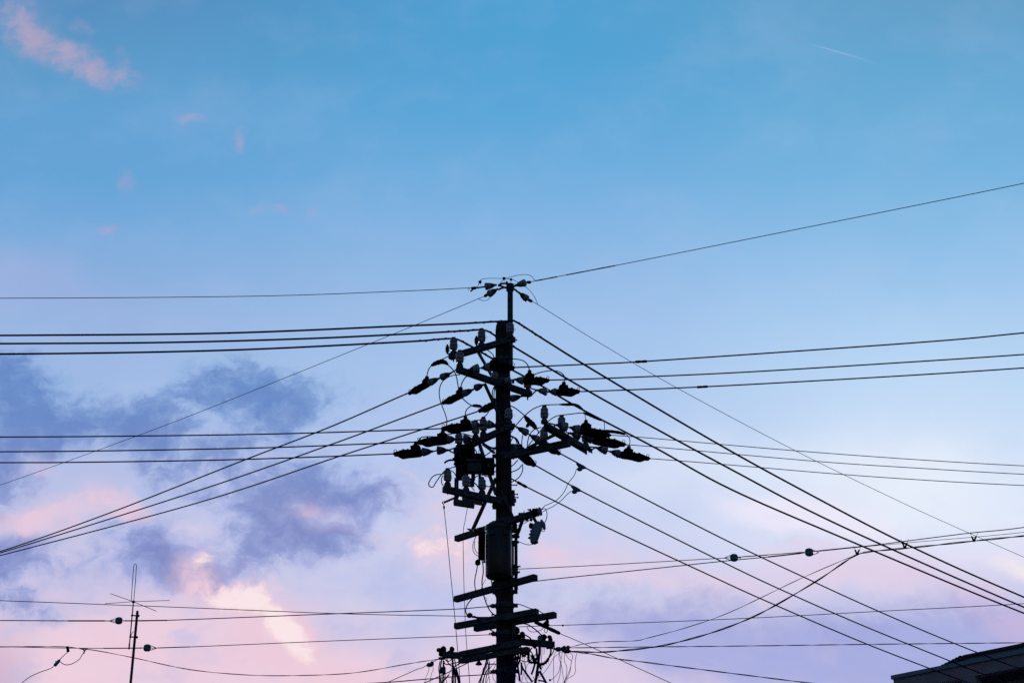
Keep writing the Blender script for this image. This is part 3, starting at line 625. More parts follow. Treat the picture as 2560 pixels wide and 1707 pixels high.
MB().ball(at(1317, 1297, A7.dy(1317)-.02), pm(5, base)).build('nut', RUB, t); MB().ball(at(1328, 1299, A7.dy(1328)), pm(4, base)).build('nut', RUB, t)
tag(MB().loft(at(1167, 1321, A7.dy(1170)), at(1178, 1325, A7.dy(1175)), [(0, .004, .004, .01), (.4, .012, .012, .015), (.7, .02, .015, .015), (1, .004, .03, .01)], 10).build('wing_nut', RUB), 'dark wing nut on the left half of the arm above the transformer', 'nut')
# fuse cutout
dC = A7.dy(1338)
t = thing('fuse_cutout', at(1335, 1300, dC), 'blue grey fuse cutout hanging tilted right of the transformer', 'fuse cutout')
A, B = at(1347, 1304, dC), at(1333, 1358, dC); k = pm(1, A)
MB().loft(A, B, [(0, 5*k, 5*k, 6*k), (.05, 8*k, 8*k, 7*k), (.2, 12*k, 14*k, 9*k), (.4, 12*k, 13*k, 10*k), (.6, 11*k, 14*k, 10*k), (.8, 10*k, 11*k, 9*k), (.93, 8*k, 9*k, 7*k), (1, 5*k, 5*k, 5*k)], 16, up=Vector((1, 0, .3))).build('housing', PLAST, t)
for q in (.22, .42, .58, .74):
    c = A.lerp(B, q)+Vector((-10*k, 0, 0)); MB().ball(c, 5.5*k, (1.3, 1.2, .6)).build('shed', PLAST, t)
MB().loft(at(1352, 1300, dC), at(1362, 1322, dC), [(0, 4*k, 2*k, 6*k), (.5, 7*k, 5*k, 7*k), (1, 3*k, 4*k, 5*k)], 12).build('cap', PLAST, t)
MB().ball(at(1328, 1314, dC), 8*k, (.8, .8, 1), jit=.1).build('terminal', RUB, t); MB().ball(at(1336, 1355, dC), 8*k, (1.2, .8, .7), jit=.1).build('terminal', RUB, t)
MB().tube([at(1333, 1292, dC), at(1341, 1306, dC)], 4*k, 8).build('hook', RUB, t)
MB().torus(at(1358, 1325, dC), Vector((0, 1, 0)), 3.5*k, .8*k).build('pull_ring', PLAST, t)
jumper('thin wire from the upper branch clamp curving down to the pale spool', [(1441, 1172), (1436, 1187), (1421, 1207), (1411, 1228), (1397, 1245), (1386, 1253), (1371, 1260), (1362, 1264), (1354, 1272)], 1.8, dyp(PF1, 1441, 1170), dC, 'drop_wire', 'thin drops from the branch clamps')
jumper('thin wire from the lower branch clamp curving down to the pale spool', [(1428, 1227), (1418, 1235), (1406, 1248), (1396, 1256), (1380, 1267), (1366, 1273), (1357, 1279)], 1.8, dyp(PF2, 1428, 1228), dC, 'drop_wire', 'thin drops from the branch clamps')
jumper('round loop from the pale spool down to the fuse cutout', [(1354, 1274), (1360, 1270.5), (1365, 1274), (1367.5, 1284), (1366, 1297), (1361, 1306), (1354, 1311)], 2, dC, group=GB)
jumper('thin cable from the foot of the cutout back to the conduit', [(1332, 1360), (1321, 1361), (1308, 1358), (1293, 1351)], 1.8, dC, -.2, group=GB)
jumper('thin twisted lead under the right half of the arm above the transformer, upper', [(1280, 1312), (1295, 1305), (1312, 1303), (1324, 1300)], 1.5, -.25, dC, group=GB)
jumper('thin twisted lead under the right half of the arm above the transformer, lower', [(1280, 1316), (1294, 1313), (1310, 1308), (1323, 1301), (1331, 1298)], 1.5, -.22, dC, group=GB)
# conduit
t = thing('cable_conduit', at(1290, 1472, -.17), 'vertical dark conduit right of the transformer', 'conduit')
MB().tube([at(1290, 1334, -.17), at(1290, 1472, -.17)], pm(4.2, base), 14).build('pipe', STEEL, t)
MB().tube([at(1283, 1362, -.12), at(1283, 1440, -.12)], pm(2, base), 10).build('pipe', STEEL, t)
for x0, x1, y0, y1 in ((1279, 1293, 1310, 1330), (1278, 1295, 1337, 1343), (1278, 1293, 1352, 1364), (1279, 1294, 1412, 1417), (1279, 1295, 1420, 1436), (1285, 1295, 1464, 1472)):
    bx(MB(), x0, x1, y0, y1, -.19, .08).build('clip', STEEL, t)
for y in (1341, 1355, 1416, 1430): c = at(1295, y, -.2); MB().ball(c, pm(3 if y > 1342 else 4.5, c)).build('clip_bolt', STEEL, t)

# ------------------------------------------------------------------ low wires to the left and right
GL = 'low communication wires on the left'
YL = Plane(at(1228, 1514, 0), 177)
def lw(label, L, w, P=YL, group=GL, cat='wire', name='telephone_wire', k=8): return wire(name, label, P, L, w, group, cat=cat, k=k)
lw('wire ending at the small junction box, crossing the antenna elements at the left', [(-500, 1483), (0, 1500.5), (255, 1510), (480, 1518.5), (847, 1533), (1110, 1538.5), (1170, 1539.5)], 1.9, Plane(at(1170, 1539, A9.dy(1170)-.05), 177))
lw('wire with the left green insulator, above the mast top', [(-500, 1548), (0, 1550), (170, 1551), (314, 1551), (421, 1549.5), (820, 1534), (1120, 1522.5), (1200, 1517), (1228, 1515)], 2.4)
YL2 = Plane(at(1226, 1585, 0), 177)
lw('wire with the right green insulator, behind the antenna mast', [(-500, 1608), (0, 1615.5), (167, 1619), (357, 1619), (475, 1616), (820, 1601.5), (1120, 1590), (1226, 1585.5)], 1.9, YL2)
for P, a, b, w in ((YL, (170, 1551), (262, 1551), 3.6), (YL, (316, 1551), (418, 1549.8), 3.2), (YL2, (259, 1619.6), (352, 1619), 2.8), (YL2, (396, 1618.6), (474, 1616), 2.6)):
    tag(MB().tube([P(*a), P(*b)], pm(w/2, P.A), 8).build('preformed_grip', CAB), 'thick wrapped stretch of wire %s the %s green insulator' % ('left of' if a[0] < 300 else 'right of', 'left' if P is YL else 'right'), 'wire grip', 'wrapped grips beside the green insulators')
YL3 = Plane(at(1095, 1649, A11.dy(1110)), 177)
lw('sagging cable from the lowest left arm tip passing behind the mast', [(-260, 1622), (100, 1615), (213, 1621.5), (328, 1642), (464, 1671), (590, 1684.5), (710, 1688), (874, 1682), (1011, 1660), (1060, 1652), (1103, 1646), (1125, 1643)], 2.2, YL3)
lw('short rising cable leading to the twin connectors at the lower left of the arm tip', [(900, 1727), (962, 1707), (1011, 1686), (1040, 1673), (1056, 1668), (1068, 1661), (1078, 1656), (1098, 1645)], 1.8, YL3)
lw('wire along the bottom edge left of the shaft, nearly level', [(700, 1718), (945, 1706), (1040, 1698.6), (1098, 1694), (1150, 1689), (1201, 1686), (1230, 1682)], 2.6, Plane(at(1230, 1682, -.0), 177))
lw('wire rising diagonally through the bundles under the lowest left arm', [(950, 1752), (1060, 1706.6), (1098, 1689.7), (1133, 1674), (1172, 1655), (1190, 1648)], 2.6, Plane(at(1180, 1652, A11b.dy(1180)), 160))
# egg insulators on the messenger wires
def egg(P, px, py, lab, side, r=10.5):
    c = P(px, py); k = pm(1, c); t = thing('egg_insulator', c, lab, 'insulator', 'round green insulators threaded on wires')
    m = MB()
    for sg in (-1, 1):
        m.ball(c+Vector((0, 0, sg*k*r*.33)), k*r*.74, (1.3, 1.0, .86), 20, 12)
    m.ball(c+Vector((-side*k*r*.18, 0, 0)), k*r*.6, (1.35, 1.1, 1.1), 16, 10); m.build('glazed_body', GREEN, t)
    q = MB()
    tip = P(px+side*24, py+.5)
    for sg in (-1, 1): q.tube([c+Vector((0, 0, sg*k*r*.5)), c+Vector((side*k*r, 0, sg*k*r*.55)), tip], k*.9, 6)
    for sg in (-1, 1): q.tube([c+Vector((0, 0, sg*k*2)), P(px-side*18, py+sg*1.2)], k*.8, 6)
    q.build('wire_loop', CAB, t)
egg(YL, 297, 1550.8, 'green round insulator left of the antenna mast', -1, 9.6)
egg(YL2, 368, 1618.7, 'green round insulator right of the antenna mast', 1, 9.8)
GR = 'low communication wires on the right'
YR = Plane(at(1297, 1421, -.15), -6)
lw('thin upper wire leading right to the nearer green insulator', [(1296, 1421.5), (1313, 1421), (1498, 1412), (1744, 1398), (1814, 1394), (1850, 1391.5), (1935, 1385), (2005, 1379.5)], 1.9, YR, GR)
YR2 = Plane(at(1316, 1455, A8.dy(1320)), -6)
lw('second wire leading right through the farther green insulator and on to the frame edge', [(1300, 1459), (1320, 1454.6), (1410, 1444), (1564, 1428), (1780, 1405), (1850, 1398), (1935, 1390), (2008, 1381.5), (2040, 1377), (2160, 1365), (2272, 1351), (2423, 1332), (2560, 1317.6), (2950, 1262)], 2.4, YR2, GR)
egg(YR, 1835, 1393.5, 'green round insulator on the right hand wires, nearer the shaft', -1, 10.5)
egg(YR2, 2023, 1380, 'green round insulator on the right hand wires, farther from the shaft', 1, 11)
for P, a, b, w, lb in ((YR2, (1920, 1391.5), (2004, 1382), 3.6, 'left of the farther'), (YR2, (2046, 1376.6), (2150, 1366), 3.4, 'right of the farther'), (YR, (1856, 1391), (1920, 1386.5), 2.6, 'right of the nearer')):
    tag(MB().tube([P(*a), P(*b)], pm(w/2, P.A), 8).build('preformed_grip', CAB), 'thick wrapped stretch of wire just %s right hand green insulator' % lb, 'wire grip', 'wrapped grips beside the green insulators')
lw('thin line just under the upper right hand wire, ending at the frame edge', [(2150, 1366.5), (2198, 1362.6), (2315, 1352), (2560, 1330), (2950, 1285)], 1.4, YR2, GR)
YB = Plane(at(1420, 1626, A12.dy(1385)), -6)
lw('thick bundled cable sagging from the terminal block and rising to the hangers at right', [(1405, 1624), (1427, 1627), (1494, 1629.5), (1553, 1625.5), (1640, 1616), (1717, 1598.7), (1800, 1574), (1881, 1542), (1950, 1506), (2045, 1449.5), (2111, 1404.7), (2143, 1386), (2178, 1378), (2262, 1370), (2334, 1362.6), (2432, 1352), (2560, 1339), (2950, 1300)], 4.2, YB, GR)
lw('thin cable accompanying the thick bundle up to the hangers', [(1410, 1620), (1433, 1615), (1461, 1608.5), (1510, 1603), (1586, 1601), (1623, 1593), (1717, 1567.6), (1826, 1529), (1990, 1451), (2095, 1405), (2143, 1386)], 2, YB, GR)
lw('nearly straight thin line from the paired arms to the right frame edge', [(1296, 1566), (1373, 1563), (1406, 1562), (1619, 1555), (1881, 1544), (2209, 1526.6), (2560, 1508), (2950, 1480)], 1.8, Plane(at(1299, 1566, -.1), -6), GR)
lw('twisted thin line running level from the terminal block', [(1405, 1621), (1427, 1618.5), (1640, 1616), (1881, 1613.5), (2180, 1609.6), (2560, 1605.5), (2950, 1600)], 2.4, YB, GR)
lw('cable sloping gently down right from the terminal block', [(1405, 1625), (1444, 1630), (1478, 1634), (1542, 1646), (1607, 1653.7), (1717, 1668), (2012, 1705), (2400, 1752)], 3, YB, GR)
PG = Plane(at(1350, 1560, A10.dy(1350)), 20)
lw('thin line sloping to the lower right from the thick sleeve on the paired arms', [(1334, 1552), (1350, 1560), (1398, 1582), (1434, 1597), (1502, 1627), (1537, 1642.4), (1679, 1707), (2000, 1850)], 1.9, PG, GR)
sleeve(PG, (1336, 1553), (1400, 1583), 9, 'thick black sleeve sloping down right from the paired arms')
c = PG(1365, 1561); k = pm(1, c); tag(MB().ball(c, k*9, (1, .8, .9), jit=.15).ball(c+Vector((k*3, 0, k*8)), k*5, jit=.1).ball(c+Vector((-k*25, 0, k*12)), k*5, (1.6, 1, 1), jit=.1).build('tension_clamp', RUB), 'lumpy dark tension clamp under the right end of the paired arms', 'clamp')
# hangers on the bundle
for px, py, lab in ((2143, 1374, 'left one of the three V shaped cable hangers'), (2262, 1358, 'middle one of the three V shaped cable hangers'), (2435, 1341, 'right one of the three V shaped cable hangers')):
    k = pm(1, YB.A); t = thing('cable_hanger', YB(px, py+13), lab, 'hanger', 'V shaped hangers on the bundled cable')
    for sg in (-1, 1):
        MB().cable([YB(px, py+12), YB(px+sg*2.5, py+6), YB(px+sg*5.5, py-1)], [k*2.8]*6+[k*2.2]*6+[k*1.2], 8).build('strap', RUB, t)
        MB().cable([YB(px+sg*5.5, py-1), YB(px+sg*8.5, py-7), YB(px+sg*9, py-11)], k*.5, 5).build('hook', RUB, t)
c = Plane(at(1299, 1566, -.1), -6)(1407, 1562.5); tag(MB().ball(c, .014).build('wire_bead', RUB), 'tiny bead on the nearly straight thin line', 'bead')
# drop service on the left
t = thing('service_clamp', YL2(169, 1612), 'small dark clamp hooked on the wire at the far left', 'clamp')
k = pm(1, YL2.A)
MB().beam(YL2(168, 1615), YL2(170.5, 1627), k*6, k*6).build('clamp_body', RUB, t); MB().torus(YL2(170, 1626), Vector((0, 1, 0)), k*3, k*1).build('clamp_eye', RUB, t)
lw('service wire falling to the lower left from the far left clamp', [(169, 1629), (160, 1637), (150, 1647), (136, 1662), (126, 1670), (98, 1680), (75, 1691), (52, 1708), (0, 1750)], 2, YL2)
t = thing('drop_insulator', YL2(143, 1655), 'small grey oval insulator on the service wire at the far left', 'insulator')
MB().loft(YL2(150, 1648), YL2(135.5, 1664), [(0, k*2, k*2, k*2), (.15, k*4, k*4, k*4), (.85, k*4.6, k*4.6, k*4), (1, k*2.4, k*2.4, k*2)], 14).build('body', PLAST, t)
MB().tube([YL2(137, 1652), YL2(150, 1652)], k*.8, 6).build('cross_pin', RUB, t)
lw('small hanging loop between the far left insulator and the forked clip', [(151, 1654), (158, 1658.5), (166, 1661), (178, 1659), (190, 1653), (200, 1645), (204, 1638), (209, 1630)], 2, YL2)
t = thing('cable_clip', YL2(210, 1632), 'forked cable clip hanging under the wire at the far left', 'clip')
for L in ([(209, 1633), (211, 1627), (207, 1622), (199, 1620)], [(209, 1633), (211, 1627), (216, 1621.5), (219, 1619)]):
    MB().cable(YL2.pts(L), k*1.6, 8).build('fork', RUB, t)

# ------------------------------------------------------------------ bottom cluster
GC = 'clamps at the lowest arms'
def lump(L, lab, dy, name='cable_clamp', group=GC, mt=RUB, cat='clamp'):
    c0 = at(L[0][0], L[0][1], dy); k = pm(1, c0); t = thing(name, c0, lab, cat, group); 
    for i, (x, y, r, sx, sz) in enumerate(L): MB().box(at(x, y, dy-.01*i), 2*r*sx*k, 2*r*k, 2*r*sz*k, random.uniform(-.3, .3), .35).build('housing' if i == 0 else 'jaw', mt, t, False)
    return t
d11 = A13.dy(1112) if A13 else -.2
d11 = A11.dy(1151)
lump([(1109, 1622, 6, 1, 1.3), (1098, 1624, 6, 1.1, .8), (1105, 1634, 7, 1.2, .9), (1104, 1645, 5, 1.6, .6)], 'lumpy dark cable clamp at the tip of the lowest left arm', d11)
lump([(1130, 1622, 5, 1, 1.4), (1126, 1629, 5, 1.4, .7)], 'upright dark cable clamp beside the tip of the lowest left arm', d11)
lump([(1306, 1585, 6, 1, 1.2), (1299, 1590, 6, 1.2, .9), (1309, 1592, 4, 1, 1)], 'dark clamp against the right of the shaft above the short right arm', -.15)
lump([(1349, 1595, 5, .9, 1.6)], 'blue grey clamp on the short right arm, left one of three', A12.dy(1349), mt=PLAST)
lump([(1360, 1591, 6, 1.1, 1.1), (1357, 1599, 5, 1.3, .8)], 'black clamp on the short right arm, middle one of three', A12.dy(1360))
lump([(1374, 1592, 5, 1.1, 1), (1376, 1599, 4.5, 1.1, 1.2)], 'black clamp on the short right arm, right one of three', A12.dy(1375))
lump([(1334, 1610, 6, 1, 1.2), (1337, 1616, 4.5, 1, 1)], 'dark clamp hugging the middle of the short right arm', A12.dy(1334)-.06)
lump([(1286, 1550, 6, 1.2, 1.2), (1292, 1575, 6, 1, 1.6), (1288, 1590, 6, 1, 1.2)], 'dark fittings stacked against the right side of the shaft', -.1)
lump([(1174, 1537.5, 6, 1.1, 1.05), (1184, 1541, 3.5, 1.6, .7)], 'small black junction box left of the shaft above the paired arms', A9.dy(1174)-.05, 'junction_box', 'junction boxes', cat='junction box')
for px, py, lab in ((1233, 1514, 'upper'), (1234, 1584, 'middle'), (1234, 1678, 'lower')):
    t = lump([(px, py, 5.5, 1.3, .95)], '%s dead end clevis on the left side of the shaft' % lab, -.02, 'wire_clevis', 'clevises left of the shaft', STEEL, 'clevis')
    c = at(px-9, py, -.02); MB().torus(c, Vector((0, 1, 0)), pm(2.4, c), pm(1.2, c)).build('eye', STEEL, t)
t = lump([(1396, 1622, 5.5, 1.5, 1), (1407, 1622, 6, 1, 1), (1411, 1618, 4, 1, 1.3), (1420, 1618, 4.5, 1, 1.2), (1417, 1627, 6, 1.5, .8)], 'dark terminal block on the cables right of the short right arm', A12.dy(1385), 'terminal_block', None, MAST, 'terminal block')
MB().tube([at(1366, 1620, A12.dy(1370)), at(1378, 1619, A12.dy(1378)), at(1390, 1623, A12.dy(1385))], pm(2, base), 8).build('stay', RUB, t)
t = lump([(1072, 1661, 5, 1, 1.1), (1080, 1658, 4.5, 1, 1.4), (1076, 1663, 3.5, 1.4, .8)], 'twin dark connectors on the cable left of the lowest arm tip', YL3.A.y-D-.02, 'cable_connector', None, MAST, 'connector')
jumper('left thin wire hanging from the twin connectors', [(1073, 1666), (1071, 1678), (1065, 1692), (1060, 1712)], 1.2, YL3.A.y-D, name='drop_wire', group='thin tails under the twin connectors')
jumper('right thin wire hanging from the twin connectors', [(1082, 1665), (1083, 1673), (1078, 1686), (1074, 1712)], 1.2, YL3.A.y-D, name='drop_wire', group='thin tails under the twin connectors')
# bell shaped weather cap under the lower beam
c = at(1197, 1660, A11b.dy(1197)); k = pm(1, c)
t = thing('skirted_insulator', c, 'small skirted insulator hanging like a lampshade under the lower beam', 'insulator')
MB().lathe(c+Vector((0, 0, 14*k)), c-Vector((0, 0, .5*k)), [(0, 5*k), (.25, 5*k), (.3, 3*k), (.5, 4*k), (.75, 7*k), (.95, 9*k), (1, 8.6*k)], 20).build('skirt', RUB, t)
MB().tube([c, c-Vector((0, 0, 4*k))], k*.9, 8).build('stud', RUB, t)
# corrugated hoses
def hose(L, w, lab, dya, dyb=None):
    dyb = dya if dyb is None else dyb; P = smooth([at(q[0], q[1], dya+(dyb-dya)*i/(len(L)-1)) for i, q in enumerate(L)], 10); k = pm(1, P[0])
    r = [w/2*k*(1.35 if (i//2) % 3 == 0 else .85) for i in range(len(P))]
    tag(MB().tube(P, r, 10).build('corrugated_hose', RUB), lab, 'hose', 'black corrugated hose loops by the shaft')
dH = A12.dy(1330)-.08
hose([(1300, 1618), (1304, 1630), (1309, 1639), (1315, 1634), (1321, 1627)], 7, 'small V of corrugated hose nearest the shaft', dH)
hose([(1322, 1627), (1321, 1640), (1322, 1650), (1328, 1655), (1336, 1653), (1342, 1645), (1346, 1638)], 7, 'U shaped corrugated hose left of the heavy upright cable', dH)
hose([(1329, 1637), (1333, 1645), (1338, 1652), (1346, 1658), (1356, 1659), (1365, 1654), (1371, 1646)], 7.5, 'long curved corrugated hose at the lower right of the shaft', dH-.04)
GK = 'heavy cables and sleeves hanging under the lowest arms'
def hv(lab, L, w, dy, mt=CAB): jumper(lab, L, w, dy, group=GK, name='hanging_cable', mt=mt)
hv('heavy upright cable dropping from the short right arm', [(1349, 1612), (1349, 1630), (1347, 1645), (1345, 1662), (1341, 1690), (1337, 1712)], 7, dH+.05)
hv('cable curving from the right tip of the short arm into the long hose', [(1377, 1620), (1377, 1630), (1374, 1639), (1370, 1648)], 4.4, dH)
hv('thin cable from the short arm crossing the corrugated hoses', [(1323, 1622), (1331, 1634), (1337, 1646), (1342, 1658)], 3, dH-.05)
hv('cable arching from the shaft to the clamps on the short right arm', [(1305, 1557), (1318, 1560), (1329, 1566), (1342, 1576), (1352, 1585), (1358, 1592)], 3.2, -.1)
hv('small cable from the fittings to the short right arm', [(1310, 1585), (1318, 1589), (1325, 1594), (1331, 1602)], 3.4, -.12, CABB)
hv('left straight black sleeve hanging right of the shaft', [(1292, 1640), (1294, 1661), (1297, 1682), (1300, 1702)], 5, -.1)
hv('right slanting black sleeve hanging right of the shaft', [(1303, 1655), (1306, 1668), (1317, 1684), (1331, 1704)], 5, -.12)
hv('short upright sleeve between the two sleeves right of the shaft', [(1303, 1662), (1304, 1672), (1303, 1686)], 4.6, -.14)
hv('slanting sleeve below the corrugated hoses', [(1349, 1676), (1353, 1684), (1360, 1696), (1367, 1710)], 6, dH)
hv('short level sleeve near the bottom right of the cluster', [(1345, 1699), (1352, 1700.5), (1364, 1703)], 4, dH)
hv('pointed sleeve hanging below the U shaped hose', [(1338, 1656), (1335, 1666), (1332, 1676), (1328.5, 1685)], 5, dH)
hv('lump in the heavy cable at the lower right of the cluster', [(1343, 1678), (1343.5, 1683), (1343, 1689)], 9, dH)
hv('left heavy cable bundle under the lowest left arm tip', [(1104, 1648), (1101, 1668), (1099, 1690), (1099, 1712)], 3.4, d11)
hv('second heavy cable under the lowest left arm tip', [(1109, 1650), (1108, 1672), (1108, 1690), (1106, 1712)], 4, d11)
hv('heavy cable dropping from the upright clamp of the lowest left arm', [(1131, 1640), (1132, 1662), (1132, 1682), (1132.5, 1712)], 5, d11)
hv('thick slanting cable bundle right of the upright clamp drop', [(1134, 1668), (1140, 1680), (1145, 1692), (1149, 1712)], 7, d11)
hv('thin slanting cable beside the thick slanting bundle', [(1133, 1666), (1136, 1680), (1138, 1694), (1138, 1712)], 4.5, d11)
hv('cable sagging under the tip from clamp to beam, upper', [(1110, 1652), (1112, 1658), (1120, 1660), (1134, 1657), (1150, 1654)], 2.8, d11)
hv('cable sagging under the tip from clamp to beam, lower', [(1117, 1645), (1120, 1655), (1126, 1662), (1134, 1665), (1143, 1661), (1152, 1656)], 3, d11)
hv('slanting sleeve beside the left bundle', [(1122, 1686), (1116, 1693), (1109, 1701), (1104, 1710)], 3.6, d11-.03)
hv('short bar tying cables to the left side of the shaft', [(1219, 1659), (1240, 1659)], 3, -.08)
hv('slanting cable bundle left of the shaft', [(1219, 1646), (1216, 1660), (1208, 1680), (1196, 1708)], 3.6, -.12)
hv('second slanting cable bundle left of the shaft', [(1218, 1650), (1221, 1668), (1213, 1684), (1204, 1712)], 3, -.1)
hv('short sleeve in the slanting bundles left of the shaft', [(1211, 1668), (1209, 1676), (1207, 1684)], 6, -.12)
hv('thick cable from the junction box to the shaft', [(1182, 1541), (1195, 1543), (1215, 1543), (1240, 1543)], 5, A9.dy(1190)-.08)
hv('cable slanting from the junction box across both paired arms', [(1192, 1545), (1203, 1558), (1222, 1571), (1236, 1579)], 3.4, A9.dy(1200)-.08)
hv('short cable curving right from the shaft above the paired arms', [(1283, 1508), (1296, 1509.5), (1308, 1513), (1326, 1520), (1345, 1525), (1360, 1534)], 2.2, -.1)
hv('thin sagging loop under the right half of the paired arms', [(1318, 1566), (1322, 1575), (1331, 1578.5), (1342, 1578), (1352, 1574), (1361, 1567)], 1.6, -.1)
hv('small upright oval loop under the tension clamp', [(1362, 1569), (1361.5, 1577), (1365, 1580.5), (1368.5, 1576), (1367.5, 1569)], 1.6, dyp(PG, 1365, 1565))
m = bx(MB(), 1100, 1114, 1667, 1682, d11-.02, .06); tag(m.build('tag_plate', MAST, None, False), 'small dark plate strapped to the left cable bundle', 'plate')
# service drops: thin, tangled, hanging out of the picture
GD = 'thin service drops hanging at the bottom of the picture'
LD = 'thin service wire hanging in the tangle under the short right arm'
dd = A12.dy(1380)
for L in ([(1390, 1626), (1385, 1640), (1384, 1665), (1384.5, 1712)], [(1396, 1628), (1402, 1648), (1402, 1670), (1399, 1690), (1392, 1712)], [(1399, 1628), (1398, 1645), (1404, 1662), (1408, 1690), (1414, 1712)],
          [(1412, 1630), (1411, 1650), (1417, 1668), (1415, 1690), (1408, 1712)], [(1414, 1632), (1421, 1645), (1428, 1652), (1425, 1672), (1416, 1692), (1409, 1712)], [(1425, 1630), (1432, 1640), (1428, 1655), (1426, 1672), (1420, 1690), (1402, 1712)],
          [(1443, 1632), (1439, 1642), (1438, 1660), (1439, 1675), (1434, 1686), (1420, 1695), (1410, 1712)], [(1406, 1628), (1402, 1650), (1396, 1680), (1380, 1697), (1375, 1699)], [(1403, 1629), (1385, 1643), (1370, 1668), (1350, 1690), (1330, 1702)],
          [(1355, 1608), (1355, 1630), (1354, 1648), (1353, 1668)], [(1358, 1608), (1360, 1622), (1360, 1635)], [(1304, 1640), (1309, 1652), (1314, 1670), (1312, 1690), (1320, 1708)], [(1310, 1640), (1313, 1660), (1316, 1682), (1318, 1697)],
          [(1325, 1655), (1317, 1663), (1314, 1675)], [(1357, 1660), (1355, 1670), (1350, 1682)], [(1297, 1636), (1300, 1650), (1306, 1662)], [(1289, 1660), (1289, 1680), (1288, 1712)], [(1288, 1684), (1296, 1698), (1304, 1704), (1320, 1706), (1330, 1703)],
          [(1350, 1700), (1345, 1707), (1340, 1712)], [(1333, 1690), (1337, 1700), (1345, 1712)], [(1310, 1680), (1306, 1694), (1303, 1712)], [(1366, 1704), (1376, 1712)]):
    L = [(x+random.uniform(-.5, .5), y) for x, y in L]
    jumper(LD, L, 1.3, dd if L[0][0] > 1350 else -.1, dd-.1, name='service_wire', group=GD)
LD2 = 'thin service wire hanging in the bundles under the lowest left arm'
GD2 = 'thin service drops under the lowest left arm'
for L in ([(1105, 1650), (1102, 1668)], [(1108, 1655), (1112, 1668), (1114, 1690), (1118, 1712)], [(1104, 1682), (1104, 1712)], [(1112, 1682), (1110, 1712)], [(1129, 1668), (1125, 1680), (1121, 1687)],
          [(1136, 1668), (1142, 1682), (1145, 1700)], [(1115, 1697), (1119, 1712)], [(1128, 1690), (1130, 1712)], [(1214, 1662), (1205, 1684), (1197, 1706)], [(1217, 1664), (1211, 1690), (1208, 1712)],
          [(1220, 1676), (1224, 1700), (1226, 1712)], [(1238, 1652), (1226, 1668), (1218, 1682)], [(1232, 1684), (1233, 1695), (1240, 1706)], [(1239, 1660), (1234, 1672)], [(1222, 1690), (1214, 1712)]):
    jumper(LD2, L, 1.3, d11 if L[0][0] < 1160 else -.1, name='service_wire', group=GD2)
LD3 = 'cable tied along the face of the shaft near the bottom of the picture'
for i, x in enumerate((1246, 1250, 1256, 1262, 1266, 1272, 1277)):
    jumper(LD3, [(x-3, 1630), (x, 1648), (x+random.uniform(-6, 8), 1675), (x+random.uniform(-8, 8), 1715), (x, 1790)], 2.2, -.14-.02*(i % 2), name='strapped_cable', group='cables tied along the shaft')
c = at(1375, 1699, dd); tag(MB().ball(c, pm(3, c), jit=.1).build('wire_nut', RUB), 'tiny black joint on a service wire at the bottom right of the cluster', 'joint')

# more fittings, as crowded as the photograph shows them
bx(MB(), 1279, 1287.5, 1236, 1262, -.14, .1).build('bracket_plate', STEEL, pole)
bx(MB(), 1276, 1287, 1226, 1232, -.14, .06).build('bracket_plate', STEEL, pole)
bx(MB(), 1231, 1241, 1258, 1271, -.1, .08).build('bracket_plate', STEEL, pole)
bx(MB(), 1262, 1281, 1292, 1312, -.2, .05).build('bracket_plate', STEEL, pole)
bx(MB(), 1234, 1246, 1440, 1466, -.19, .05).build('bracket_plate', STEEL, pole)
bx(MB(), 1279, 1291, 1444, 1462, -.14, .08).build('bracket_plate', STEEL, pole)
bx(MB(), 1236, 1286, 1452, 1463, -.24, .03).build('bracket_plate', STEEL, pole)
bx(MB(), 1236, 1286, 1538, 1549, -.24, .03).build('bracket_plate', STEEL, pole)
bx(MB(), 1280, 1290, 1558, 1600, -.1, .08).build('bracket_plate', STEEL, pole)
GX = 'small jumpers crowding the switch'
for lab, L, w in (('thin cable curling beside the brace under the arm above the switch', [(1200, 1118), (1197, 1128), (1198, 1137), (1204, 1146)], 1.4),
    ('short cable between the switch and the arm above it, left', [(1152, 1118), (1148, 1128), (1150, 1138), (1158, 1146)], 2.8),
    ('short cable between the switch and the arm above it, right', [(1185, 1120), (1191, 1130), (1190, 1142), (1183, 1150)], 2.8),
    ('cable from the middle perforated arm insulator up into the switch', [(1165, 1186), (1158, 1178), (1152, 1168), (1156, 1158)], 2.8),
    ('cable from the switch box across to the shaft', [(1212, 1176), (1222, 1182), (1232, 1181), (1243, 1176)], 3),
    ('cable from the insulator nearest the shaft up behind the switch box', [(1205, 1194), (1198, 1188), (1194, 1178), (1198, 1168)], 2.8),
    ('slanting cable under the switch toward the shaft', [(1178, 1200), (1190, 1210), (1196, 1218), (1203, 1222)], 3.2),
    ('cable bowing left of the shaft beneath the switch', [(1186, 1226), (1178, 1214), (1182, 1200), (1192, 1190), (1206, 1188)], 2.6),
    ('low cable from the left perforated arm insulator to the switch frame', [(1124, 1174), (1134, 1180), (1140, 1190), (1143, 1200)], 2.4)):
    jumper(lab, L, w, A6.dy(1160)-.02, group=GX)
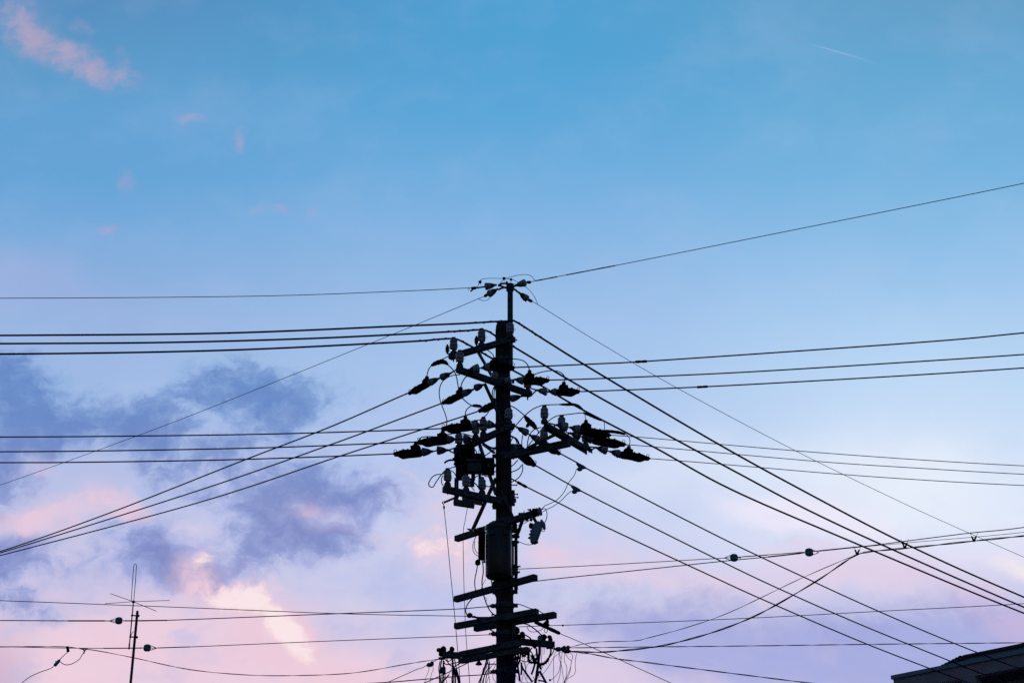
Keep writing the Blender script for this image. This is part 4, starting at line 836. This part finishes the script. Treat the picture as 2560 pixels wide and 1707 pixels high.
for lab, L, w, dy in (('cable looping beside the shaft under the second crossarm', [(1238, 962), (1232, 975), (1231, 990), (1236, 1003)], 2.8, -.12),
    ('second cable looping beside the shaft under the second crossarm', [(1241, 964), (1236, 978), (1235, 992), (1238, 1004)], 2.4, -.14),
    ('cable lying over the shaft at the front boot', [(1236, 896), (1240, 905), (1248, 912)], 3, -.35),
    ('cable curling from the heavy arm up to the sloping string', [(1300, 1124), (1294, 1112), (1290, 1100), (1284, 1092)], 3, A5.dy(1300)),
    ('small cable tail right of the shaft above the transformer', [(1282, 1318), (1287, 1322), (1289, 1332), (1287, 1341)], 2, -.2),
    ('second small cable tail right of the shaft above the transformer', [(1279, 1322), (1284, 1326), (1285, 1335), (1283, 1344)], 2, -.2)):
    jumper(lab, L, w, dy)
for i, (lab, L, w) in enumerate((('innermost thick cable down the right edge of the shaft at the bottom', [(1286, 1596), (1289, 1625), (1287, 1660), (1285, 1715)], 5),
    ('second thick cable down the right edge of the shaft at the bottom', [(1290, 1600), (1294, 1622), (1295, 1642), (1290, 1662), (1286, 1690)], 5),
    ('outer thick cable bending away from the shaft at the bottom', [(1284, 1608), (1296, 1618), (1301, 1634), (1299, 1650), (1293, 1668)], 4.5),
    ('cable wrapped across the shaft above the lowest arm pair', [(1241, 1612), (1256, 1606), (1272, 1604), (1290, 1608)], 3.4),
    ('cable slanting across the shaft under the paired arms', [(1239, 1582), (1252, 1590), (1270, 1594), (1288, 1600)], 3),
    ('cable sagging from the shaft to the short right arm, upper', [(1290, 1616), (1302, 1630), (1318, 1632), (1330, 1618)], 3.2),
    ('cable sagging from the shaft to the short right arm, lower', [(1288, 1622), (1300, 1648), (1322, 1652), (1344, 1630)], 2.4),
    ('thick drop between the corrugated hoses and the heavy upright cable', [(1341, 1620), (1343, 1640), (1347, 1656), (1352, 1672)], 5),
    ('bent cable at the right tip of the short arm', [(1383, 1610), (1386, 1620), (1380, 1634), (1374, 1642)], 2.6),
    ('drop from the lower beam halfway to the shaft, left strand', [(1217, 1642), (1212, 1664), (1205, 1690), (1200, 1712)], 2.4),
    ('drop from the lower beam halfway to the shaft, right strand', [(1221, 1642), (1224, 1666), (1216, 1690), (1214, 1712)], 2.2),
    ('slack cable between the two left tip clamps', [(1112, 1646), (1118, 1652), (1126, 1650), (1131, 1642)], 2.4),
    ('bundle strand left of the plate under the lowest left arm', [(1100, 1652), (1097, 1672), (1101, 1694), (1103, 1712)], 2.6),
    ('bundle strand right of the upright drop under the lowest left arm', [(1136, 1644), (1139, 1662), (1144, 1680), (1152, 1712)], 2.8))):
    jumper(lab, L, w, -.16-.01*i if L[0][0] > 1235 and L[0][0] < 1300 else (d11 if L[0][0] < 1160 else dH), group=GK, name='hanging_cable')

# ------------------------------------------------------------------ antenna mast at the left
dM = 6.0
A, B = at(343.5, 1527, dM), at(326.5, 1707, dM); k = pm(1, A); dirn = (B-A)/(B.z-A.z)
ft = A+dirn*(0-A.z)
t = thing('antenna_mast', ft, 'slim leaning mast with a folded dipole and crossed rods at the left', 'antenna')
MB().tube([ft, A], [k*3.8, k*3.3], 14).build('mast', MAST, t)
MB().lathe(A+(A-B).normalized()*k*1.5, A-(A-B).normalized()*k*6, [(0, k*1.5), (.2, k*3), (1, k*3.6)], 12).build('end_cap', PAINT, t)
MB().tube([at(322.5, 1622, dM), at(333.5, 1504, dM)], k*1.5, 10).build('antenna_stem', ALU, t)
MB().tube([at(322.5, 1622, dM), at(323.5, 1608, dM)], k*2.0, 10).build('coaxial_plug', RUB, t)
for a, b in (((330, 1537.5), (346, 1538.5)), ((326, 1591), (342, 1592))):
    m = MB().tube([at(*a, dM), at(*b, dM)], k*1.7, 8); m.ball(at(*a, dM), k*3); m.ball(at(*b, dM), k*3.2); m.build('bracket', RUB, t)
MB().cable([at(327, 1589, dM), at(330, 1582, dM), at(334, 1577, dM)], k*.8).build('coaxial_lead', RUB, t)
P = [at(x, y, dM) for x, y in ((328, 1502), (329, 1488), (331, 1455), (334.2, 1415), (335, 1410.5), (337.6, 1408.6), (340.4, 1410.5), (341, 1415), (338.5, 1455), (335.5, 1488), (334.5, 1502))]
MB().tube(P, k*.85, 8).build('folded_dipole', ALU, t)
MB().ball(at(333.5, 1503.5, dM), k*4, (1.1, 1, .9)).build('hub', RUB, t)
for a, b, da in (((333, 1503), (276, 1483), 1.), ((333, 1503), (391, 1527), -1.), ((333, 1503), (262, 1508), -.3), ((333, 1503), (424, 1500), .3)):
    MB().tube([at(*a, dM), at(*b, dM+da*.4)], k*.75, 8).build('radial_rod', ALU, t)

# ------------------------------------------------------------------ building at the lower right
YBL = 20.0                                   # metres behind the pole
c0 = at(2232.5, 1688, YBL); r2 = ray(2560, 1623); q = CAM+r2*((c0.z-CAM.z)/r2.z)
fd = (q-c0); fd.z = 0; fd.normalize(); sd = Vector((-fd.y, fd.x, 0))       # along the front, into the block
if sd.y < 0: sd = -sd
bld = thing('apartment_building', Vector((c0.x, c0.y, 0)), 'dark flat fronted building with a pale blue fascia and tiled roof at the lower right', 'building')
Ht = c0.z; LEN = 22.; DEP = 12.; kb = pm(1, c0)
def boxf(m, x0, x1, y0, y1, z0, z1):
    i = len(m.v)
    for z in (z0, z1):
        for x, y in ((x0, y0), (x1, y0), (x1, y1), (x0, y1)): m.v.append(Vector((c0.x, c0.y, 0))+fd*x+sd*y+Vector((0, 0, z)))
    fl = fd.cross(sd).z < 0
    for f in ((3, 2, 1, 0), (4, 5, 6, 7), (0, 1, 5, 4), (1, 2, 6, 5), (2, 3, 7, 6), (3, 0, 4, 7)): m.f.append(tuple(i+j for j in (f[::-1] if fl else f)))
    return m
FH = kb*9.5
boxf(MB(), -.03, LEN, -.06, .3, Ht-FH, Ht).build('fascia', TRIM, bld, False)
boxf(MB(), -.03, .27, .3, DEP, Ht-FH, Ht).build('side_fascia', TRIM, bld, False)
def along(px, py):                                                     # distance along the front of a photo point
    r = ray(px, py); n_ = sd; tt = n_.dot(Vector((c0.x, c0.y, 0))-Vector((0, 0, 0)))/n_.dot(Vector((r.x, r.y, 0)))
    p = CAM+r*tt; return (p-c0).dot(fd), p.z
x1, z1 = along(2404, 1693); x2, z2 = along(2438, 1687); x0, z0 = along(2300, 1708); x3, z3 = along(2560, 1668)
zt = (z1+z2+z3)/3
wl = MB(); boxf(wl, 0, LEN, 0, .25, zt, Ht-FH-.003); boxf(wl, 0, max(.6, x0*.6), 0, .25, 0, zt-.003); boxf(wl, x1, x2, 0, .25, 0, zt-.003)
boxf(wl, .25, LEN, 2.2, DEP, 0, Ht-FH-.006); boxf(wl, LEN-.4, LEN, 0, .25, 0, zt-.003)
for fl in (Ht-3.2, Ht-6.2, Ht-9.2): 
    if fl > 0: boxf(wl, max(.6, x0*.6)+.003, x1-.003, .02, 2.2, fl-1.1, fl-.0); boxf(wl, x2+.003, LEN-.41, .02, 2.2, fl-1.1, fl)
wl.build('wall', WALL, bld, False)
for xa in [x2+.8+i*2.1 for i in range(6)]+[x1-2.6]:
    w_ = boxf(MB(), xa, xa+1.6, 2.12, 2.19, Ht-2.9, zt-.1).build('window', GLASS, bld, False)
    boxf(MB(), xa+.77, xa+.83, 2.08, 2.115, Ht-2.9, zt-.1).build('window_frame', TRIM, w_, False)
# tiled hip roof behind the fascia, with stepped hip tiles
xr, zr = along(2409, 1645); xs, zs = along(2335, 1670)
m = MB(); O = Vector((c0.x, c0.y, 0))
def RP(x, y, z): return O+fd*x+sd*y+Vector((0, 0, z))
# the roof plane seen from below: eave just inside the fascia, ridge set back
sx = xs+.1; step = 9; m.v += [RP(sx, .5, Ht-.05), RP(LEN, .5, Ht-.05), RP(LEN, .5, Ht+.02)]
def top_at(px, py, y):      # height of a point seen there at depth y behind the front
    r = ray(px, py); tt = sd.dot(O+sd*y)/sd.dot(Vector((r.x, r.y, 0))); p = CAM+r*tt; return (p-O).dot(fd), p.z
xa, za = top_at(2336, 1670, 1.2); xb, zb = top_at(2410, 1645.5, 3.2); xc, zc = top_at(2560, 1623-4, 3.2)
m = MB(); m.v = [RP(xa, .55, Ht-.1), RP(LEN, .55, Ht-.1), RP(LEN, 3.2, zb), RP(xb, 3.2, zb), RP(xb, DEP, Ht-.1), RP(LEN, DEP, Ht-.1)]
m.f = [(0, 1, 2, 3), (3, 2, 5, 4), (0, 3, 4), (0, 4, 5, 1), (1, 5, 2)]
rf = m.build('roof', TILE, bld, False)
hp = MB()
for i in range(12):
    a_ = RP(xa, .55, Ht-.08).lerp(RP(xb, 3.2, zb+.02), i/12); b_ = RP(xa, .55, Ht-.08).lerp(RP(xb, 3.2, zb+.02), (i+1)/12)
    hp.tube([a_+Vector((0, 0, .02)), b_+Vector((0, 0, -.02))], [.09, .07], 8)
hp.tube([RP(xb, 3.2, zb+.02), RP(LEN, 3.2, zb+.02)], .08, 8)
hp.build('ridge_tiles', TILE, rf)

# ------------------------------------------------------------------ world: dusk sky, defined by direction
def lin(h):
    h = h.lstrip('#'); c = [int(h[i:i+2], 16)/255 for i in (0, 2, 4)]
    return tuple((x/12.92 if x <= .04045 else ((x+.055)/1.055)**2.4) for x in c)
W = bpy.data.worlds.new('World'); bpy.context.scene.world = W; W.use_nodes = True; nt = W.node_tree; N = nt.nodes; LK = nt.links
bg = N['Background']
def nd(tp, **k):
    n_ = N.new(tp)
    for a_, b_ in k.items(): setattr(n_, a_, b_)
    return n_
def setin(n_, i, v):
    if hasattr(v, 'is_output'): LK.new(v, n_.inputs[i])
    else: n_.inputs[i].default_value = v
def M(op, a, b=0., clamp=False):
    n_ = nd('ShaderNodeMath', operation=op, use_clamp=clamp); setin(n_, 0, a); setin(n_, 1, b); return n_.outputs[0]
def VM(op, a, b=(0, 0, 0), out=0):
    n_ = nd('ShaderNodeVectorMath', operation=op); setin(n_, 0, a); setin(n_, 1, b); return n_.outputs[out]
def smap(v, a, b, c=0., d=1.):
    n_ = nd('ShaderNodeMapRange', interpolation_type='SMOOTHSTEP'); setin(n_, 0, v)
    for i, q in enumerate((a, b, c, d)): n_.inputs[i+1].default_value = q
    return n_.outputs[0]
def mixc(f, a, b):
    n_ = nd('ShaderNodeMix', data_type='RGBA'); setin(n_, 0, f)
    for i, v in ((6, a), (7, b)):
        if isinstance(v, tuple): v = (*v[:3], 1)
        setin(n_, i, v)
    return n_.outputs[2]
tc = nd('ShaderNodeTexCoord').outputs['Generated']
sep = nd('ShaderNodeSeparateXYZ'); LK.new(tc, sep.inputs[0]); X, Y, Z = sep.outputs
yy = M('MAXIMUM', Y, .12)
cmb = nd('ShaderNodeCombineXYZ'); setin(cmb, 0, M('DIVIDE', X, yy)); setin(cmb, 1, M('DIVIDE', Z, yy)); UV = cmb.outputs[0]
def noise(scale, det=5, rough=.55, vec=None, st=(1, 1, 1)):
    n_ = nd('ShaderNodeTexNoise'); n_.inputs['Scale'].default_value = scale; n_.inputs['Detail'].default_value = det; n_.inputs['Roughness'].default_value = rough
    LK.new(VM('MULTIPLY', vec if vec is not None else UV, st), n_.inputs['Vector']); return n_
n1 = noise(16, 5); n2 = noise(60, 5)
w1 = VM('SUBTRACT', n1.outputs['Color'], (.5, .5, .5)); w2 = VM('SUBTRACT', n2.outputs['Color'], (.5, .5, .5))
def scl(v, s):
    n_ = nd('ShaderNodeVectorMath', operation='SCALE'); setin(n_, 0, v); n_.inputs['Scale'].default_value = s; return n_.outputs[0]
UVW = VM('MULTIPLY', VM('ADD', UV, VM('ADD', scl(w1, .026), scl(w2, .014))), (1, 1, 0))
UVS = VM('MULTIPLY', VM('ADD', UV, scl(w1, .03)), (1, 1, 0))
UVT = VM('MULTIPLY', VM('ADD', UV, VM('ADD', scl(w1, .016), scl(w2, .016))), (1, 1, 0))
PREV = [None]; CNT = [0]; SRC = {}                    # blobs are evaluated one after another
def uv(px, py): r = ray(px, py); return (r.x/r.y, r.z/r.y)
def blob(px, py, rx, ry, rot=0, amp=1., src=None):
    u, v = uv(px, py); ux, _ = uv(px+10, py); _, vy = uv(px, py-10)
    CNT[0] += 1
    if PREV[0] is not None and (CNT[0] % 6 == 0 or src not in SRC):
        ch = nd('ShaderNodeVectorMath', operation='MULTIPLY_ADD'); LK.new(PREV[0], ch.inputs[0]); ch.inputs[1].default_value = (1e-7, 1e-7, 0)
        LK.new(src, ch.inputs[2]); SRC.clear(); SRC[src] = ch.outputs[0]
    src = SRC.get(src, src)
    mp = nd('ShaderNodeMapping', vector_type='TEXTURE'); LK.new(src, mp.inputs[0])
    mp.inputs['Location'].default_value = (u, v, 0); mp.inputs['Rotation'].default_value = (0, 0, R(-rot))
    mp.inputs['Scale'].default_value = (max(1e-4, (ux-u)/10*rx), max(1e-4, (vy-v)/10*ry), 1)
    l = VM('LENGTH', mp.outputs[0], out='Value'); return smap(l, 0., 1.0, amp, 0.)
def group(L, src):
    s = None
    for b in L:
        b = list(b)+[0, 1][len(b)-4:] if len(b) < 6 else b
        o_ = blob(*b[:6], src=src); s = o_ if s is None else M('ADD', s, o_)
        PREV[0] = s
    return s
# base gradient by elevation for the left, the middle and the right of the view
def ramp(cols):
    n_ = nd('ShaderNodeValToRGB'); e = n_.color_ramp.elements; n_.color_ramp.interpolation = 'B_SPLINE' if False else 'LINEAR'
    pos = [(uv(1280, py)[1], c) for py, c in cols]; pos.sort()
    lo, hi = pos[0][0], pos[-1][0]
    while len(e) < len(pos): e.new(.5)
    for i, (p, c) in enumerate(pos): e[i].position = (p-.2)/.6; e[i].color = (*lin(c), 1)
    return n_
vt = nd('ShaderNodeMapRange'); vv = nd('ShaderNodeSeparateXYZ'); LK.new(UVS, vv.inputs[0]); LK.new(vv.outputs[1], vt.inputs[0]); vt.inputs[1].default_value = .2; vt.inputs[2].default_value = .8
LC = [(0, '568fc0'), (140, '5c99c8'), (272, '62a1d2'), (440, '66a4d6'), (560, '76aadb'), (700, '8db0de'), (820, '98b5e1'), (950, '9fbbe5'), (1150, 'b3bfe6'), (1300, 'bec3e6'), (1470, 'cfc5e2'), (1600, 'dfc9de'), (1707, 'e2c6d8')]
CC = [(0, '4fa0d2'), (140, '52a2d4'), (272, '5ba6d8'), (440, '70aede'), (560, '82b4e3'), (700, '94bbe6'), (820, 'a0c1ea'), (950, 'a8c5ec'), (1150, 'b7caf0'), (1300, 'c7d0f0'), (1470, 'c9cdec'), (1600, 'd4cbe6'), (1707, 'dccbe4')]
RC = [(0, '64a0c9'), (140, '64a6d2'), (272, '6badd8'), (440, '78b4df'), (560, '88bce5'), (700, '9cc5ec'), (820, 'aed0f1'), (950, 'bdd8f5'), (1150, 'd3e3f8'), (1300, 'e0e9fa'), (1400, 'e0e0f6'), (1500, 'c6c6e8'), (1600, 'b0b4e0'), (1707, 'a5abdb')]
rl, rc, rr = ramp(LC), ramp(CC), ramp(RC)
for r_ in (rl, rc, rr): LK.new(vt.outputs[0], r_.inputs[0])
U_ = sep2 = vv.outputs[0]
col = mixc(smap(U_, -.30, .02, 1., 0.), rc.outputs[0], rl.outputs[0])
col = mixc(smap(U_, .02, .26, 0., 1.), col, rr.outputs[0])
def layer(col, c, L, src, lo=.0, hi=1., nz=None, k=0., mx=1.):
    s = group(L, src)
    if nz is not None: s = M('ADD', s, M('MULTIPLY', M('SUBTRACT', nz, .5), M('MULTIPLY', k, M('MINIMUM', M('MULTIPLY', s, 3.), 1.))))
    return mixc(smap(s, lo, hi, 0., mx), col, lin(c) if isinstance(c, str) else c)
nA = noise(34, 7, .6, UVW).outputs['Fac']; nB = noise(80, 6, .62, UVW).outputs['Fac']
nC = M('ADD', M('MULTIPLY', nA, .5), M('MULTIPLY', nB, .5)); nbig = noise(22, 6, .6, UVT, (1, 1.5, 1)).outputs['Fac']
# faint lilac veil on the left, pale haze right, lavender bank lower right
col = layer(col, 'a3b1de', [(0, 690, 360, 110), (250, 760, 300, 80, 0, .5)], UVS, 0, 1, mx=.5)
col = layer(col, 'e9f0fc', [(2250, 1210, 520, 210, 0, 1.), (1750, 1150, 400, 160, 0, .6), (1500, 1240, 330, 130, 0, .35)], UVS, 0, 1.1, nA, .2, .85)
col = layer(col, 'b9c2ea', [(1060, 1490, 200, 110), (900, 1420, 180, 70, 0, .6), (1010, 1580, 120, 100, 0, .6)], UVW, 0, 1, mx=.6)
col = layer(col, 'efd0df', [(250, 1650, 700, 170), (850, 1690, 460, 130, 0, .9), (430, 1540, 400, 90, 0, .5)], UVW, 0, 1, nA, .5, .9)
col = layer(col, 'c9aec9', [(-20, 1690, 190, 210)], UVS, 0, 1, mx=.7)
col = layer(col, 'f3ecfb', [(2060, 1300, 330, 90, 10, 1), (1900, 1270, 260, 70, 10, .6)], UVW, 0, 1, nA, .5, .75)
col = layer(col, 'e1cfe6', [(1650, 1430, 420, 85, 8, .8), (2180, 1420, 420, 95, 6, 1), (1420, 1400, 240, 90, 0, .6), (1400, 1680, 360, 110, 0, .7), (1900, 1480, 300, 100, 0, .5)], UVW, 0, 1.1, nC, 1.2, .85)
col = layer(col, 'a6ade0', [(1600, 1570, 380, 110, 6, .75), (2010, 1620, 520, 150, 0, 1.1), (2330, 1640, 420, 130, 0, 1.), (1740, 1640, 320, 110, 0, .6), (2480, 1560, 260, 110, 0, .6)], UVW, .1, 1.1, nC, 1.1, .9)
col = layer(col, 'c9b6dc', [(2450, 1510, 260, 85, 25, .9), (2560, 1590, 140, 120, 0, .6)], UVW, 0, 1.1, nC, 1.0, .7)
col = layer(col, 'fdf0ef', [(2550, 1432, 130, 50, 20, .9)], UVW, 0, 1.2, nA, .9, .75)
lowm = smap(vv.outputs[1], uv(1280, 1250)[1], uv(1280, 880)[1], 1., 0.)
lftm = smap(U_, -.05, .12, 1., .25)
mot = M('MULTIPLY', M('MULTIPLY', smap(nbig, .48, .72), lowm), M('MULTIPLY', lftm, .5))
col = mixc(mot, col, lin('b2bbe6'))
mot2 = M('MULTIPLY', M('MULTIPLY', smap(M('SUBTRACT', 1., nbig), .5, .74), smap(vv.outputs[1], uv(1280, 1450)[1], uv(1280, 1050)[1], 1., 0.)), M('MULTIPLY', lftm, .55))
col = mixc(mot2, col, lin('ecd3e3'))
# blue violet clouds on the left
def fbm(scale, det, rough, vec, st=(1, 1, 1), off=0.):
    return noise(scale, det, rough, VM('ADD', vec, (off, off*.7, 0)) if off else vec, st).outputs['Fac']
T1 = fbm(24, 9, .6, UVW, (1, 1.35, 1)); T2 = fbm(70, 7, .65, UVW, (1, 1.25, 1), 3.1); T3 = fbm(13, 4, .55, UVT, (1, 1.4, 1), 7.7)
T1b = fbm(20, 9, .66, UVW, (1, 1.2, 1), 5.3)
def cloud(L, src, k1, k2, gain=1., gr=1.38, T1=T1):
    L = [(b_[0], b_[1], b_[2]*gr, b_[3]*gr)+tuple(b_[4:]) for b_ in L]
    s_ = M('MULTIPLY', group(L, src), gain); g_ = M('MINIMUM', M('MULTIPLY', s_, 1.7), 1.)
    n_ = M('ADD', M('MULTIPLY', M('SUBTRACT', T1, .5), k1), M('MULTIPLY', M('SUBTRACT', T2, .5), k2))
    return M('ADD', s_, M('MULTIPLY', n_, g_))
DK = [(10, 915, 190, 95, 30, .7), (110, 1010, 300, 105, 14, .95), (20, 1110, 150, 110, 0, 1.1), (300, 1070, 260, 85, 12, .75), (10, 1230, 130, 90, 0, .95), (540, 955, 160, 95, -25, .7),
      (700, 985, 300, 110, 8, .75), (620, 1060, 300, 105, 5, .6), (400, 1160, 150, 80, -20, .5), (640, 1215, 330, 110, 8, .65), (840, 1205, 260, 85, 10, .7), (960, 1240, 110, 50, 15, .35),
      (690, 1305, 270, 85, 8, .65), (820, 1350, 180, 60, -8, .5), (380, 1370, 190, 95, 25, 1.0), (440, 1445, 130, 60, 15, .75), (610, 1400, 200, 95, -20, .85), (520, 1468, 110, 45, 0, .5),
      (235, 1415, 150, 70, 20, .4), (20, 1400, 170, 105, 0, 1.25), (60, 1515, 150, 50, 10, .8), (880, 1345, 110, 60, 0, .3)]
ds = cloud(DK, UVW, 2.6, 1.6, .95)
dlow = smap(vv.outputs[1], uv(1280, 1330)[1], uv(1280, 960)[1], 1., 0.)
thin = mixc(dlow, lin('93b2e0'), lin('a7b2e2')); thick = mixc(dlow, lin('5f85c4'), lin('7887c3'))
core = smap(M('ADD', ds, M('MULTIPLY', M('SUBTRACT', T3, .5), 1.2)), .35, 1.5)
col = mixc(smap(ds, .12, .95, 0., .93), col, mixc(core, thin, thick))
# peach lit edges
PK = [(126, 1290, 140, 75, 10, .8), (22, 1315, 100, 50, 0, .7), (285, 1258, 130, 46, 25, .75), (104, 1158, 80, 46, 0, .5), (475, 1470, 70, 65, 20, .6), (137, 1492, 90, 35, 0, .4),
    (700, 1458, 34, 18, 20, .6), (1362, 1382, 70, 46, 20, .5), (1390, 1330, 110, 90, 0, .3), (740, 1610, 200, 80, 45, .75), (250, 1580, 130, 28, 45, .4), (860, 1680, 240, 70, 20, .7), (1110, 1400, 220, 90, 20, .65), (1060, 1240, 160, 60, 30, .45), (1180, 1250, 140, 90, 0, .35),
    (400, 1640, 260, 70, 10, .4), (830, 1300, 110, 50, 10, .3), (740, 1285, 60, 40, 0, .35), (620, 1550, 280, 120, 35, .7), (500, 1640, 300, 70, 0, .45), (150, 1600, 240, 60, 0, .3)]
s_ = cloud(PK, UVW, 1.9, 1.2, T1=T1b)
col = mixc(smap(s_, .05, 1.2, 0., .85), col, lin('eccbdb'))
CR = [(514, 1415, 40, 46, 0, .9), (585, 1478, 150, 50, -8, .95), (665, 1515, 130, 55, 40, .95), (727, 1580, 120, 42, 48, .9), (780, 1640, 130, 60, 45, .6), (690, 1600, 110, 40, 30, .35), (1130, 1362, 150, 70, 15, .78), (1055, 1378, 100, 34, 40, .75),
    (1038, 1210, 60, 34, 45, .42), (1014, 1186, 50, 22, 10, .35), (545, 1500, 70, 34, 0, .45), (475, 1465, 50, 40, 30, .4), (1362, 1382, 50, 30, 20, .4), (600, 1510, 90, 40, 0, .5)]
s_ = cloud(CR, UVW, 2.4, 2.4, .95, 1.12, T1=T1b)
col = mixc(smap(s_, .15, 1.15, 0., .95), col, mixc(smap(s_, .4, 1.4), lin('f3d3dc'), lin('fbe7ea')))
# small pink clouds high on the left
TP = [(44, 50, 105, 66, 40, .75), (95, 105, 105, 50, 35, .55), (150, 138, 110, 46, 28, .5), (189, 142, 56, 44, 20, .55), (240, 182, 66, 46, 20, .7), (278, 203, 70, 38, 20, .45), (322, 194, 46, 30, 20, .45),
    (296, 148, 28, 44, -20, .45), (206, 68, 44, 26, 30, .4), (170, 60, 60, 20, 20, .2), (330, 215, 120, 30, 10, .15)]
s_ = cloud(TP, UVT, 1.7, 1.9, T1=T1b)
col = mixc(smap(s_, .0, 1.7, 0., .66), col, lin('ccaac2'))
SPK = [(475, 296, 44, 20, 0, .7), (600, 350, 22, 40, 12, .75), (317, 450, 28, 38, -20, .65), (281, 571, 40, 16, 0, .75), (700, 522, 50, 18, 35, .55), (650, 524, 28, 18, 0, .5), (785, 540, 28, 28, 30, .4), (700, 390, 60, 40, 30, .12)]
s_ = cloud(SPK, UVT, 1.3, 1.6, 1.25, T1=T1b)
col = mixc(smap(s_, .0, 1.4, 0., .55), col, lin('b9a2ca'))
RB = [(1500, 1480, 330, 80, 10, .6), (1800, 1560, 420, 90, 8, .6), (2200, 1560, 420, 100, 0, .6), (1750, 1450, 260, 50, 12, .35), (2400, 1520, 260, 60, 10, .45), (1420, 1560, 200, 70, 0, .45)]
s_ = cloud(RB, UVW, 2.6, 1.0, .8)
col = mixc(smap(s_, .15, 1.15, 0., .68), col, lin('9ba1d6'))
RP_ = [(1600, 1440, 260, 50, 14, .6), (2050, 1440, 300, 50, 4, .55), (1380, 1600, 160, 60, 0, .4), (1700, 1660, 300, 50, 0, .35), (2480, 1480, 200, 50, 20, .6), (1900, 1380, 200, 40, 8, .35), (2250, 1640, 200, 40, 0, .3)]
s_ = cloud(RP_, UVW, 2.4, 1.2, .9, T1=T1b)
col = mixc(smap(s_, .2, 1.3, 0., .6), col, lin('eed3e2'))
# very faint high veil over everything
col = mixc(M('MULTIPLY', smap(T3, .42, .75), .10), col, lin('c3cdec'))
# contrail
col = layer(col, 'a9c2ea', [(2078, 126, 84, 3.2, 18.5, .9), (2104, 132, 110, 4.5, 19.5, .6), (2155, 150, 110, 6, 19.5, .4)], UV, 0, 1.2, None, 0, .34)
col = layer(col, '9a8fb0', [(1996, 98, 9, 4, 0, 1)], UV, 0, 1, None, 0, .5)
# behind the viewer the dusk sky is dark: the physical sky texture takes over
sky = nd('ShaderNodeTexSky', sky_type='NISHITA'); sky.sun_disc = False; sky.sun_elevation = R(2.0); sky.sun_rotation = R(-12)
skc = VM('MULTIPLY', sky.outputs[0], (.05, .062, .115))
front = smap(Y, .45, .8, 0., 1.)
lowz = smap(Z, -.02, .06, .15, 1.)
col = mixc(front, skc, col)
col = VM('MULTIPLY', col, (1, 1, 1))
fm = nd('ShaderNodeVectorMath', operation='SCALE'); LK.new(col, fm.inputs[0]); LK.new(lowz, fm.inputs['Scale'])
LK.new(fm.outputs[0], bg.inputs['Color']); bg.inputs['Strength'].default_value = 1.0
W.cycles.sampling_method = 'MANUAL'; W.cycles.sample_map_resolution = 512

sl = bpy.data.lights.new('sun', 'SUN'); sl.energy = .35; sl.angle = R(3); sl.color = (1, .72, .62)
so = bpy.data.objects.new('sun', sl); C.objects.link(so)
el, azm = R(2.0), R(-12)
dv = Vector((math.sin(azm)*math.cos(el), math.cos(azm)*math.cos(el), math.sin(el)))
so.rotation_euler = (-dv).to_track_quat('-Z', 'Y').to_euler(); so.location = dv*50

sc = bpy.context.scene
sc.view_settings.view_transform = 'Standard'; sc.view_settings.look = 'None'; sc.view_settings.exposure = 0; sc.view_settings.gamma = 1
sc.cycles.max_bounces = 3
sc.cycles.use_adaptive_sampling = True; sc.cycles.adaptive_threshold = .015; sc.cycles.adaptive_min_samples = 12; sc.cycles.use_denoising = False
for o in bpy.data.objects:
    for kx in ('_org', '_plane'):
        if kx in o: del o[kx]
